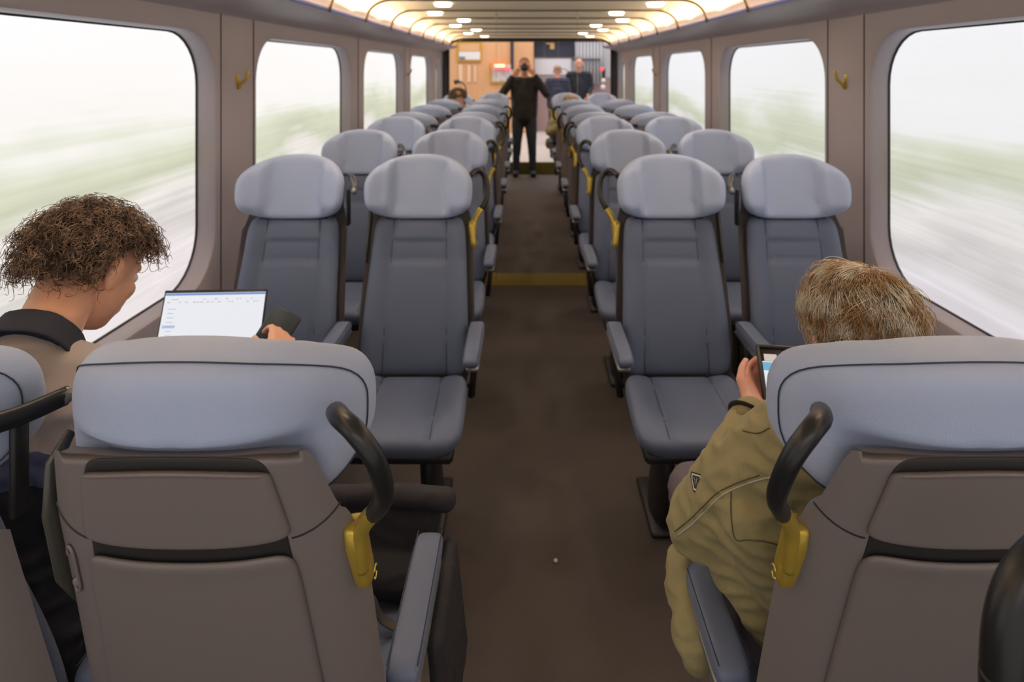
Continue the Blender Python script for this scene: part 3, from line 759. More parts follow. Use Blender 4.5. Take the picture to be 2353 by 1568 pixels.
def strands(name, m, parent, roots, n_pt=10, rad=.0006, sides=3):
    """roots: list of polylines"""
    vs = []; fs = []
    for pts in roots:
        k = len(pts); base = len(vs)
        for i, p in enumerate(pts):
            t = (pts[min(i+1, k-1)]-pts[max(i-1, 0)]).normalized(); a = t.orthogonal().normalized(); b_ = t.cross(a)
            r = rad*(1-.6*i/(k-1))
            for j in range(sides):
                th = 2*PI*j/sides; vs.append(p+(a*math.cos(th)+b_*math.sin(th))*r)
        for i in range(k-1):
            for j in range(sides): fs.append((base+i*sides+j, base+i*sides+(j+1) % sides, base+(i+1)*sides+(j+1) % sides, base+(i+1)*sides+j))
    me = bpy.data.meshes.new(name); me.from_pydata([tuple(v) for v in vs], [], fs); me.materials.append(m)
    me.polygons.foreach_set('use_smooth', [True]*len(me.polygons)); me.update()
    o = bpy.data.objects.new(name, me); COL.objects.link(o); o.parent = parent; return o
def hair_mat(name, c1, c2, sc=40):
    m = mat(name, c1, .55, spec=.3)
    nt = m.node_tree; n = nt.nodes.new('ShaderNodeTexNoise'); n.inputs['Scale'].default_value = sc; n.inputs['Detail'].default_value = 2
    g = nt.nodes.new('ShaderNodeNewGeometry'); nt.links.new(g.outputs['Position'], n.inputs['Vector'])
    mx = nt.nodes.new('ShaderNodeMix'); mx.data_type = 'RGBA'; mx.inputs[6].default_value = c1; mx.inputs[7].default_value = c2
    mr = nt.nodes.new('ShaderNodeMapRange'); mr.inputs[1].default_value = .38; mr.inputs[2].default_value = .62
    nt.links.new(n.outputs['Fac'], mr.inputs[0]); nt.links.new(mr.outputs[0], mx.inputs[0]); nt.links.new(mx.outputs[2], nt.nodes['Principled BSDF'].inputs['Base Color'])
    return m

# ---- curly haired man in the left window seat
def curly_man():
    rnd = random.Random(11)
    HC = Vector((-.920, 1.34, 1.268)); HR = Rot(-math.radians(24), math.radians(34), math.radians(-6))
    nb = Vector((-.915, 1.18, 1.175))
    pel = Vector((-.92, 1.17, .60))
    sh = {1: Vector((-.755, 1.16, 1.095)), -1: Vector((-1.10, 1.19, 1.13))}
    el = {1: Vector((-.665, 1.30, .90)), -1: Vector((-1.12, 1.36, .88))}
    wr = {1: Vector((-.590, 1.49, .990)), -1: Vector((-1.055, 1.55, .945))}
    mb = MB(); T = head_blob(mb, HC, HR)
    mb.limb([(nb+Vector((0, -.01, -.03)), .060), (nb+Vector((0, .035, .03)), .057), (T(0, -.030, -.045), .058)])
    mb.limb([(nb+Vector((0, 0, -.02)), .075), (pel, .11)])
    for sg in (1, -1):
        mb.limb([(nb+Vector((0, 0, -.05)), .05), (sh[sg], .042), (el[sg], .036), (wr[sg], .024)])
        kn = pel+Vector((sg*.12, .48, .03)); mb.limb([(pel+Vector((sg*.08, .02, 0)), .07), (kn, .052), (kn+Vector((0, .06, -.50)), .035), (kn+Vector((0, .10, -.56)), .03), (kn+Vector((0, .20, -.59)), .025)])
    hand_blob(mb, wr[1], (-.15, .85, .32), (-.6, .3, -.5), (-.6, 0, 0.6), curl=.7)
    hand_blob(mb, wr[-1], (.25, .85, .05), (0, 0, -1), (1, 0, 0), curl=.35)
    body = organic(mb, 'person', skin, None, vox=.006, smooth=4)
    # eyes
    for sg in (-1, 1):
        q = MB(); q.ball(T(sg*.031, .074, .008), .011, 0); q.build('eye', mat('eye_white', srgb(225, 220, 215), .2), body)
    # jacket: beige yoke, navy band, black lower body
    jm = mat('beige_navy_jacket', srgb(168, 156, 150), .75, bump=.25, bscale=500)
    nt = jm.node_tree; g = nt.nodes.new('ShaderNodeNewGeometry'); sp = nt.nodes.new('ShaderNodeSeparateXYZ'); nt.links.new(g.outputs['Position'], sp.inputs[0])
    r = nt.nodes.new('ShaderNodeValToRGB'); r.color_ramp.interpolation = 'CONSTANT'; e = r.color_ramp.elements
    e[0].position = 0; e[0].color = srgb(34, 34, 42); e[1].position = .60; e[1].color = srgb(176, 164, 158); x = e.new(.46); x.color = srgb(84, 90, 122)
    mr = nt.nodes.new('ShaderNodeMapRange'); mr.inputs[1].default_value = .8; mr.inputs[2].default_value = 1.2
    ma = nt.nodes.new('ShaderNodeMath'); ma.operation = 'MULTIPLY_ADD'; ma.inputs[1].default_value = .0; nt.links.new(sp.outputs['X'], ma.inputs[0]); nt.links.new(sp.outputs['Z'], ma.inputs[2])
    nt.links.new(ma.outputs[0], mr.inputs[0]); nt.links.new(mr.outputs[0], r.inputs[0]); nt.links.new(r.outputs[0], nt.nodes['Principled BSDF'].inputs['Base Color'])
    mb = MB()
    mb.limb([(nb+Vector((.0, -.008, -.012)), .074), (nb+Vector((.0, -.01, -.05)), .092), (nb+Vector((.0, -.01, -.10)), .105), (pel+Vector((0, .0, .22)), .135), (pel+Vector((0, 0, .04)), .14)])
    for sg in (1, -1):
        mb.limb([(nb+Vector((sg*.04, -.01, -.050)), .072), (sh[sg]+Vector((0, -.01, .0)), .064), (sh[sg].lerp(el[sg], .5), .060), (el[sg], .056), (el[sg].lerp(wr[sg], .92), .036)])
        mb.limb([(sh[sg]+Vector((-sg*.04, -.01, -.02)), .075), (pel+Vector((sg*.07, .0, .2)), .09)])
    organic(mb, 'jacket', jm, body, vox=.008, smooth=5, fold=.007, fsize=.075, fold2=.0015)
    # dark stand-up collar with fleece lining
    mb = MB(); ring = []
    ax = (T(0, -.03, -.06)-nb).normalized(); u = Vector((1, 0, 0)); v = ax.cross(u).normalized()
    c0 = nb+ax*-.015
    def cr(a, h, rr):
        dip = .028*(math.sin(a) if True else 0)
        return c0+u*math.cos(a)*rr*1.05+v*math.sin(a)*rr+ax*(h)-ax*max(0, dip)*.8
    A_ = [2*PI*k/40 for k in range(41)]
    mb.grid(lambda a, t: cr(a, -.012+.056*t, .088-.014*t+.003*math.sin(a*5)), A_, [i/8 for i in range(9)])
    mb.grid(lambda a, t: cr(a, .044-.05*t, .074-.004*t), A_, [i/6 for i in range(7)])
    cb = mb.build('collar', mat('dark_navy_collar', srgb(40, 42, 54), .8, bump=.6, bscale=300), body, solid=.004)
    # trousers, shoes
    mb = MB(); mb.ball(pel, (.17, .14, .12))
    for sg in (1, -1):
        kn = pel+Vector((sg*.12, .48, .03)); mb.limb([(pel+Vector((sg*.08, .02, 0)), .095), (kn, .072), (kn+Vector((0, .06, -.48)), .052)])
    organic(mb, 'trousers', mat('dark_trousers', srgb(38, 40, 50), .8, bump=.3, bscale=400), body, vox=.01, smooth=4, fold=.004)
    for sg in (1, -1):
        mb = MB(); f = pel+Vector((sg*.12, .56, -.60)); f.z = .045; mb.limb([(f+Vector((0, -.03, .02)), .045), (f+Vector((0, .08, .005)), .045), (f+Vector((0, .17, -.002)), .04)])
        organic(mb, 'shoe', mat('brown_shoe', srgb(52, 44, 40), .6), body, vox=.01, smooth=3)
    # hair: a cap of short growth plus free curls, thinner over the crown
    hm = hair_mat('curly_brown_hair', srgb(84, 64, 52), srgb(168, 138, 112))
    mb = MB(); mb.ball(T(0, -.040, .026), (.086, .082, .082), R=HR, nu=20, nv=14); mb.ball(T(.042, -.060, .008), (.040, .044, .046), R=HR); mb.ball(T(-.042, -.060, .008), (.040, .044, .046), R=HR)
    cap = organic(mb, 'hair', hm, body, vox=.006, smooth=3, fold=.006, fsize=.02, fold2=.004)
    sp_ = []
    tries = 0
    while len(sp_) < 2300 and tries < 20000:
        tries += 1
        zz = rnd.uniform(-.45, 1); th = rnd.uniform(0, 2*PI); sr = math.sqrt(max(0, 1-zz*zz))
        n = Vector((sr*math.cos(th), sr*math.sin(th), zz))
        # hair line: none on the face, sparse on the crown
        if n.y > .62 and n.z < .75: continue
        if n.y > .12 and n.z < .12: continue
        if n.z < .26 and abs(n.x) > .50 and n.y > -.34: continue
        if n.z < -.15 and abs(n.x) > .75 and n.y > -.2: continue
        crown = (n-Vector((0, .15, .98)).normalized()).length
        if crown < .46 and rnd.random() < .86: continue
        root = T(n.x*.076, -.012+n.y*.094, .024+n.z*.086)
        nw = HR @ n; side = 1-abs(n.z)
        L = rnd.uniform(.040, .082)*(1.0+.25*side)*(1.15 if n.y < 0 else 1)
        dirv = (nw+Vector((rnd.gauss(0, .35), rnd.gauss(0, .35), rnd.gauss(0, .3)))).normalized()
        a = dirv.orthogonal().normalized(); b_ = dirv.cross(a); cr_ = rnd.uniform(.005, .0095); tw = rnd.uniform(1.6, 3.2)*rnd.choice((-1, 1)); ph = rnd.uniform(0, 6)
        pts = []
        for k in range(24):
            t = k/23; q = root+dirv*L*t*(1-.28*t)+Vector((0, 0, -.020*t*t))
            rr = cr_*min(1, t*3)*(1+.3*t)
            q += a*math.cos(ph+tw*2*PI*t)*rr+b_*math.sin(ph+tw*2*PI*t)*rr
            pts.append(q)
        sp_.append(pts)
    strands('curls', hm, cap, sp_, rad=.0012)
    return body
curly = curly_man()
tag(curly, 'person with a mop of curly brown hair in a beige and navy jacket, working on a laptop by the left window', 'person')
curly['label'] = 'person with curly brown hair and beige jacket, bent over a laptop by the left window'

# ---- grey blond man in olive jacket in the right aisle seat
OC = srgb(148, 137, 96)
def olive_man():
    rnd = random.Random(5)
    HC = Vector((.640, 1.20, 1.190)); HR = Rot(math.radians(-6), math.radians(33), math.radians(3))
    nb = Vector((.632, 1.11, 1.085)); pel = Vector((.61, 1.16, .60))
    sh = {-1: Vector((.480, 1.12, 1.03)), 1: Vector((.80, 1.11, 1.05))}
    el = {-1: Vector((.342, 1.235, .800)), 1: Vector((.88, 1.30, .83))}
    wr = {-1: Vector((.518, 1.425, .925)), 1: Vector((.79, 1.44, .93))}
    mb = MB(); T = head_blob(mb, HC, HR)
    mb.limb([(nb+Vector((0, -.01, -.03)), .060), (nb+Vector((0, .035, .02)), .058), (T(0, -.030, -.045), .058)])
    mb.limb([(nb+Vector((0, 0, -.02)), .075), (pel, .11)])
    kn = {-1: Vector((.445, 1.655, .585)), 1: Vector((.72, 1.60, .60))}; tuck = Vector((.09, -.14, 0))
    for sg in (1, -1):
        mb.limb([(nb+Vector((0, 0, -.05)), .05), (sh[sg], .042), (el[sg], .036), (wr[sg], .024)])
        mb.limb([(pel+Vector((sg*.08, .02, 0)), .07), (kn[sg], .052), (kn[sg]+tuck+Vector((0, .0, -.46)), .035), (kn[sg]+tuck+Vector((0, .10, -.55)), .025)])
    hand_blob(mb, wr[-1], (.30, .90, .10), (.5, .1, .5), (.2, -.2, .8), curl=.8, L=.165)
    hand_blob(mb, wr[1], (-.2, .65, .3), (-.6, .2, .1), (-.3, -.4, .6), curl=.75)
    body = organic(mb, 'person', skin2, None, vox=.006, smooth=4)
    for sg in (-1, 1):
        q = MB(); q.ball(T(sg*.031, .074, .008), .011, 0); q.build('eye', mat('eye_white2', srgb(225, 220, 215), .2), body)
    jm = mat('olive_softshell', OC, .8, bump=.15, bscale=600, sheen=.1)
    mb = MB()
    mb.limb([(nb+Vector((0, -.01, -.075)), .088), (pel+Vector((0, .02, .22)), .15), (pel+Vector((0, .02, .04)), .155)])
    for sg in (1, -1):
        m1 = sh[sg].lerp(el[sg], .5)+Vector((-.006 if sg < 0 else 0, 0, .006))
        mb.limb([(nb+Vector((sg*.03, -.01, -.055)), .075), (sh[sg], .078), (m1, .080), (el[sg]+Vector((0, -.005, .012)), .062), (el[sg].lerp(wr[sg], .35), .056), (el[sg].lerp(wr[sg], .75), .044), (el[sg].lerp(wr[sg], .93), .038)])
        mb.limb([(sh[sg]+Vector((-sg*.04, 0, -.03)), .085), (pel+Vector((sg*.07, .02, .2)), .11)])
    # loose cloth bunched inside the armrest
    mb.limb([(Vector((.38, 1.21, .83)), .066), (Vector((.410, 1.18, .765)), .058), (Vector((.430, 1.15, .72)), .042), (Vector((.47, 1.16, .68)), .05)])
    mb.limb([(Vector((.41, 1.13, .90)), .070), (Vector((.47, 1.13, .80)), .07)])
    organic(mb, 'jacket', jm, body, vox=.006, smooth=5, fold=.007, fsize=.06, fold2=.001)
    # skirt of the jacket hanging outside the armrest
    mb = MB(); mb.limb([(Vector((.318, 1.285, .69)), .030), (Vector((.312, 1.26, .66)), .030), (Vector((.316, 1.235, .64)), .026), (Vector((.316, 1.21, .625)), .038), (Vector((.326, 1.19, .605)), .038)])
    mb.limb([(Vector((.318, 1.285, .69)), .026), (Vector((.37, 1.26, .60)), .03), (Vector((.37, 1.20, .60)), .03)])
    organic(mb, 'jacket_hem', jm, body, vox=.006, smooth=4, fold=.006, fsize=.045)
    # cuff, strap, piping seams, badge
    d = (wr[-1]-el[-1]).normalized(); cw = el[-1].lerp(wr[-1], .95)
    mb = MB(); mb.tube([cw-d*.035, cw-d*.01, cw+d*.012, cw+d*.016], [.041, .0415, .040, .034], n=20); mb.build('cuff', jm, body)
    mb = MB(); a = d.orthogonal().normalized(); b_ = d.cross(a)
    mb.tube([cw-d*.010+(a*math.cos(t)+b_*math.sin(t))*.0425 for t in [PI*2*k/30 for k in range(31)]], .010, n=8, flat=(.3, 1), up=tuple(d)); mb.build('cuff_strap', mat('dark_strap', srgb(44, 38, 34), .8), body)
    # pale piping laid over the sleeve, found by casting onto the jacket
    jo = [c for c in body.children if c.name.startswith('jacket') and 'hem' not in c.name][0]
    from mathutils.bvhtree import BVHTree
    bv = BVHTree.FromPolygons([v.co.copy() for v in jo.data.vertices], [tuple(p.vertices) for p in jo.data.polygons])
    def cast(px, py):
        o_ = Vector((0, 0, EYE)); dr = (at(px, py, 1.0)-o_).normalized(); h = bv.ray_cast(o_, dr)
        return (h[0]-dr*.001) if h[0] is not None else None
    def seam(pxs, r, m, name):
        sp = spline([(x, y, 0) for x, y in pxs], 6); P = [cast(p.x, p.y) for p in sp]; P = [p for p in P if p is not None]
        if len(P) > 3:
            # keep the run on one surface
            Q = [P[0]]
            for p in P[1:]:
                if (p-Q[-1]).length < .05: Q.append(p)
            if len(Q) > 3: mb = MB(); mb.tube(Q, r, n=6); mb.build(name, m, body)
    pm_ = mat('pale_piping', srgb(176, 168, 150), .5); dm = mat('olive_stitch', srgb(92, 84, 56), .8)
    seam([(1556, 1232), (1590, 1205), (1620, 1176), (1655, 1142), (1700, 1118), (1750, 1102), (1770, 1098)], .0016, pm_, 'piping')
    seam([(1551, 1222), (1585, 1194), (1615, 1165), (1650, 1132), (1700, 1108), (1745, 1093)], .0011, dm, 'stitching')
    seam([(1680, 1130), (1679, 1165), (1681, 1200), (1690, 1240), (1720, 1242), (1760, 1246), (1800, 1256)], .0012, dm, 'stitching')
    seam([(1706, 990), (1740, 996), (1768, 984)], .0011, dm, 'stitching')
    p = cast(1598, 1107)
    if p is not None:
        nn = (Vector((0, 0, EYE))-p).normalized(); uu = nn.cross(Vector((0, 0, 1))).normalized()*-1; ww = uu.cross(nn).normalized()*-1
        if ww.z < 0: ww = -ww
        def tri(sc, off, mi, mb):
            P2 = [(-.85, 1), (.95, .85), (1, .3), (.1, -1.15), (-.5, -1.1), (-.95, .4)]
            vs = [p+nn*off+uu*(x*.0095*sc+.001)+ww*(y*.0135*sc) for x, y in P2]+[p+nn*(off-.004)+uu*(x*.0095*sc+.001)+ww*(y*.0135*sc) for x, y in P2]; k = len(P2)
            mb.add(vs, [tuple(range(k)), tuple(range(k, 2*k))[::-1]]+[(i, (i+1) % k, (i+1) % k+k, i+k) for i in range(k)], mi)
        mb = MB(); tri(1.12, .0035, 0, mb); tri(.92, .0042, 1, mb); tri(.74, .0048, 0, mb)
        mb.tube([p+nn*.0055+uu*x*.0095+ww*y*.0135 for x, y in ((-.35, .45), (.0, .1), (.35, .45), (.05, -.35), (-.2, .0))], .0006, n=5, mi=1)
        bo = mb.build('sleeve_badge', [mat('badge_black', srgb(34, 32, 28), .5), mat('badge_silver', srgb(186, 180, 166), .35, metal=.4)], body, smooth=False)
    tm = mat('grey_mauve_trousers', srgb(104, 94, 102), .8, bump=.3, bscale=400)
    mb = MB(); mb.ball(pel, (.17, .14, .12))
    for sg in (1, -1): mb.limb([(pel+Vector((sg*.08, .02, 0)), .095), (kn[sg], .070), (kn[sg]+tuck+Vector((0, .0, -.44)), .050)])
    organic(mb, 'trousers', tm, body, vox=.01, smooth=4, fold=.004)
    for sg in (1, -1):
        mb = MB(); f = kn[sg]+tuck+Vector((0, .0, 0)); f.z = .045; mb.limb([(f+Vector((0, -.03, .02)), .045), (f+Vector((0, .08, .005)), .045), (f+Vector((0, .17, -.002)), .04)])
        organic(mb, 'shoe', mat('black_shoe', srgb(36, 34, 34), .5), body, vox=.01, smooth=3)
    hm = hair_mat('greying_blond_hair', srgb(184, 146, 102), srgb(240, 228, 206), 30)
    mb = MB(); mb.ball(T(0, -.030, .030), (.082, .088, .086), R=HR, nu=20, nv=14)
    cap = organic(mb, 'hair', mat('hair_under', srgb(190, 136, 100), .7), body, vox=.005, smooth=3, fold=.003, fsize=.015, fold2=.002)
    sp_ = []
    G = Vector((0, 0, -1))
    wc = HR @ Vector((.28, -.35, .9)).normalized()
    while len(sp_) < 6200:
        zz = rnd.uniform(-.5, 1); th = rnd.uniform(0, 2*PI); sr = math.sqrt(max(0, 1-zz*zz))
        n = Vector((sr*math.cos(th), sr*math.sin(th), zz))
        if n.y > .70 and n.z < .6: continue
        if n.y > .35 and n.z < .0: continue
        nw = HR @ n
        crn = (nw-wc).length
        if crn < .36 and rnd.random() < .86: continue
        root = T(n.x*.079, -.012+n.y*.098, .028+n.z*.090)
        tang = (nw-wc); tang = (tang-nw*tang.dot(nw)); tang = tang.normalized() if tang.length > 1e-4 else nw.orthogonal()
        q8 = noise.noise(nw*3.0)*1.4; tb = nw.cross(tang)
        tang = (tang+tb*q8+tb*rnd.gauss(0, .18)).normalized()
        L = rnd.uniform(.045, .085); lift = rnd.uniform(.12, .42)+(.35 if rnd.random() < .06 else 0)
        wav = rnd.uniform(.001, .0035); wf = rnd.uniform(1.0, 2.0); ph = noise.noise(nw*5)*6+rnd.uniform(0, 1.0); pts = []
        for k in range(11):
            t = k/10
            # travel over the skull, lifting slightly
            dd = (nw*math.cos(t*L/.09)+tang*math.sin(t*L/.09))
            q = T(0, -.012, .028)+Vector((dd.x*1, dd.y*1, dd.z*1))*(root-T(0, -.012, .028)).length
            q += dd*(.010+lift*.034*math.sin(PI*min(1, t*.8)))
            q += tb*math.sin(ph+wf*2*PI*t)*wav*(t+.2)*1.4+dd*math.cos(ph+wf*2*PI*t)*wav*t*1.4
            if root.z < HC.z: q += G*.012*t*t
            pts.append(q)
        sp_.append(pts)
    strands('locks', hm, cap, sp_, rad=.0008)
    return body
olive = olive_man()
tag(olive, 'person with wavy greying blond hair and olive jacket, reading a tablet on the right', 'person')

# the laptop, phone case and tablet
def laptop():
    c = Vector((-.912, 1.80, .855)); rz = math.radians(3)
    e = empty('laptop', c, rz); tag(e, 'open thin laptop with a bright white document on its screen, behind the left foreground headrest', 'laptop')
    W_, H_ = .292, .195; tilt = math.radians(-22)
    Rl = Matrix.Rotation(tilt, 3, 'X')
    def P(x, z, off=0): return Rl @ Vector((x, off, z))
    mb = MB(); mb.box((0, -.105, -.006), (W_, .21, .014), bev=.004); mb.build('keyboard_base', M['steel'], e)
    mb = MB(); mb.box(tuple(P(0, H_/2)), (W_+.006, .005, H_+.008), R=Rl, bev=.002); lid = mb.build('lid', M['blackp'], e)
    mb = MB(); mb.box(tuple(P(0, H_/2, -.0032)), (W_-.004, .0012, H_-.008), R=Rl); scn = mb.build('screen', emis('screen_white', (.93, .94, 1, 1), .86), lid, smooth=False)
    mb = MB(); mb.box(tuple(P(0, H_-.008, -.0042)), (W_-.004, .0008, .006), R=Rl); mb.build('title_bar', emis('screen_blue', srgb(122, 158, 218), .85), lid, smooth=False)
    mb = MB(); rr = random.Random(3)
    for k in range(26):
        x = -.13+.0102*k+rr.uniform(-.002, .002)
        if rr.random() < .25: continue
        mb.box(tuple(P(x, H_-.022-rr.choice((0, .008)), -.0042)), (rr.uniform(.004, .009), .0006, .0022), R=Rl)
    mb.build('toolbar_marks', emis('screen_grey', srgb(186, 190, 208), .85), lid, smooth=False); mb = MB()
    for k in range(9):
        mb.box(tuple(P(-.122+rr.uniform(0, .004), H_-.048-.012*k, -.0042)), (rr.uniform(.012, .024), .0006, .0016), R=Rl)
    mb.build('sidebar_text', emis('screen_grey2', srgb(176, 186, 210), .85), lid, smooth=False)
    mb = MB(); mb.box(tuple(P(-.12, H_-.048-.048, -.0041)), (.036, .0006, .008), R=Rl); mb.build('highlight', emis('screen_pale_blue', srgb(190, 208, 240), .85), lid, smooth=False)
    return e
lap = laptop()
mb = MB(); Rp = Matrix.Rotation(math.radians(28), 3, 'Y') @ Matrix.Rotation(math.radians(-35), 3, 'X')
mb.box((-.650, 1.640, 1.010), (.080, .016, .12), R=Rp, bev=.006)
ph = tag(mb.build('phone_case', mat('teal_black_case', srgb(50, 60, 66), .6, bump=.2)), 'dark folding phone case held to the right of the laptop screen', 'phone case')
def tablet():
    c = Vector((.655, 1.50, .955))
    X_ = Vector((1, -.10, -.02)).normalized(); Up = Vector((-.12, .62, .76)); Up = (Up-X_*Up.dot(X_)).normalized(); N_ = X_.cross(Up).normalized()
    if N_.y > 0: N_ = -N_
    Rt = Matrix((X_, -N_, Up)).transposed()
    tl = at(1736, 791, 1.54); Wt, Ht = .175, .145
    c = tl+X_*Wt/2-Up*Ht/2
    e = empty('tablet', c); tag(e, 'black cased tablet with a blue headed page, held by the person in olive', 'tablet')
    L_ = lambda x, z, off: tuple(X_*x+Up*z+N_*off)
    mb = MB(); mb.box(L_(0, 0, -.004), (Wt, .010, Ht), R=Rt, bev=.004); mb.build('case', M['blackp'], e)
    mb = MB()
    for x_, w1, h1, z_ in ((-Wt/2+.004, .007, Ht, 0), (Wt/2-.004, .007, Ht, 0), (0, Wt, .007, Ht/2-.004), (0, Wt, .007, -Ht/2+.004)): mb.box(L_(x_, z_, .003), (w1, .007, h1), R=Rt, bev=.002)
    mb.build('case_rim', M['steel'] if False else mat('case_rim_grey', srgb(70, 66, 64), .4), e)
    mb = MB(); mb.box(L_(0, -.016, .0022), (Wt-.020, .001, Ht-.045), R=Rt); scn = mb.build('screen', emis('tablet_white', (.90, .93, 1, 1), .85), e, smooth=False)
    mb = MB(); mb.box(L_(0, Ht/2-.050, .0030), (Wt-.020, .001, .018), R=Rt); mb.build('page_header', emis('tablet_blue', srgb(112, 186, 222), .85), e, smooth=False)
    mb = MB(); mb.box(L_(-Wt/2+.030, Ht/2-.030, .0030), (.030, .001, .016), R=Rt, bev=.0004); mb.build('icon', emis('tablet_cream', srgb(236, 222, 206), .7), e, smooth=False)
    mb = MB()
    for k in range(7): mb.box(L_(-.01, .0-.010*k, .0031), (Wt-.055, .0006, .0018), R=Rt)
    mb.build('text_lines', emis('tablet_grey', srgb(170, 176, 194), .8), e, smooth=False)
    return e
tab = tablet()

# dark shoulder bag on the left foreground seat
def bag():
    e = empty('shoulder_bag', (-.33, 1.44, .50)); tag(e, 'dark grey fabric shoulder bag slumped on the left aisle seat behind its armrest', 'bag')
    bm_ = mat('charcoal_canvas', srgb(44, 41, 45), .8, bump=.4, bscale=260)
    mb = MB(); Rb = Matrix.Rotation(math.radians(-12), 3, 'X')
    mb.box((-.02, .05, .100), (.30, .085, .185), bev=.025, R=Rb)
    mb.limb([((-.17, .035, .195), .022), ((.0, .035, .203), .024), ((.145, .035, .190), .026)])
    mb.limb([((-.10, .0, .05), .04), ((.05, -.005, .04), .045), ((.12, .0, .05), .04)])
    o = organic(mb, 'bag_body', bm_, e, vox=.006, smooth=4, fold=.003, fsize=.07)
    mb = MB(); Rf = Matrix.Rotation(math.radians(-6), 3, 'Y')
    mb.box((.168, -.10, -.02), (.030, .28, .26), bev=.012, R=Rf); mb.box((.172, -.22, -.12), (.034, .16, .22), bev=.012, R=Rf)
    organic(mb, 'hanging_flap', bm_, e, vox=.006, smooth=4, fold=.003, fsize=.07)
    mb = MB(); mb.tube(spline([(-.06, -.08, .06), (.0, -.10, .075), (.03, -.11, .035), (.09, -.12, .015)], 6), .010, n=8, flat=(.25, 1)); mb.build('strap', mat('brown_grey_strap', srgb(84, 76, 72), .7), e)
    mb = MB(); mb.box((-.02, .08, .172), (.035, .008, .006), bev=.002); mb.build('zip_pull', M['steel'], e)
    return e
bag()
# black curved grab rail at the right edge, nearest the camera
e = empty('grab_rail', (.50, .62, 0)); tag(e, 'thick black curved grab rail cut off by the lower right corner', 'rail')
P0 = [at(2520, 1235, .62), at(2430, 1262, .62), at(2355, 1335, .615), at(2318, 1440, .61), at(2308, 1580, .61), at(2308, 1800, .61)]
P0 = [p-e.location for p in P0]; P0.append(Vector((P0[-1].x, P0[-1].y, .02)))
mb = MB(); mb.tube(spline(P0, 8), .021, n=16); mb.build('rail', M['black'], e)
mb = MB(); mb.tube([Vector((P0[-1].x, P0[-1].y, 0)), Vector((P0[-1].x, P0[-1].y, .02))], .05, n=20); mb.build('floor_flange', M['blackp'], e)
# coat hooks on the walls
def hook(x, sg):
    e = empty('coat_hook', (x, 0, 0))
    mb = MB(); mb.tube([(0, 0, .012), (0, 0, .0), (0, 0, -.055)], [.012, .014, .012], n=10, flat=(1, .35), up=(0, 1, 0)); mb.build('back_plate', M['gold'], e)
    mb = MB(); mb.tube(spline([(sg*.004, 0, -.050), (sg*.016, 0, -.030), (sg*.036, 0, -.012), (sg*.044, 0, .012), (sg*.046, 0, .030)], 5), .0075, n=10); mb.build('hook_arm', M['gold'], e)
    return e
for X, sg, far in ((WL, 1, 0), (WR, -1, 0), (WL, 1, 1), (WR, -1, 1)):
    h = hook(X, sg); y = 2.91 if not far else 2*MIR-2.91; h.location = (X, y, EYE-.045)
    tag(h, 'brass coat hook on the %s wall between the %s windows' % ('left' if sg > 0 else 'right', 'first two' if not far else 'mirrored third and fourth'), 'coat hook', 'brass coat hooks')
# a crumb on the aisle carpet
mb = MB(); p = at(1277, 1291, 1.7*F/(1291-VY)); mb.ball((p.x, p.y, .004), (.008, .010, .004), nu=6, nv=4)
tag(mb.build('crumb', mat('cream_crumb', srgb(206, 186, 160), .8)), 'small cream crumb lying on the dark aisle floor', 'litter')

# ---- mirror reflections of the two seated people, built as solid copies, their things included
def mirror_tree(o, parent=None):
    c = o.copy(); COL.objects.link(c); c.parent = parent
    if o.type == 'MESH':
        c.data = o.data.copy(); off = Vector((0, 0, 0)) if o.parent else Vector((0, 2*MIR, 0))
        W = o.matrix_basis if o.parent is None else Matrix.Identity(4)
        me = c.data
        for v in me.vertices: v.co.y = (2*MIR-v.co.y) if ROOTZERO else -v.co.y
        me.flip_normals(); me.update()
    for ch in list(o.children): mirror_tree(ch, c)
    return c
ROOTZERO = True
c2 = mirror_tree(curly); tag(c2, 'mirror image of the person whose balding curly brown head shows over the left seats', 'person')
o2 = mirror_tree(olive); tag(o2, 'mirror image of the person in olive jacket facing the camera from the right aisle seat', 'person')
mb = MB(); pb = at(1288, 298, 8.55); mb.tube([pb, pb+Vector((0, -.01, 0))], .024, n=16)
q = mb.build('round_badge', mat('white_badge', srgb(236, 226, 206), .4), None); tag(q, 'round white badge worn by the mirrored person in olive', 'badge')

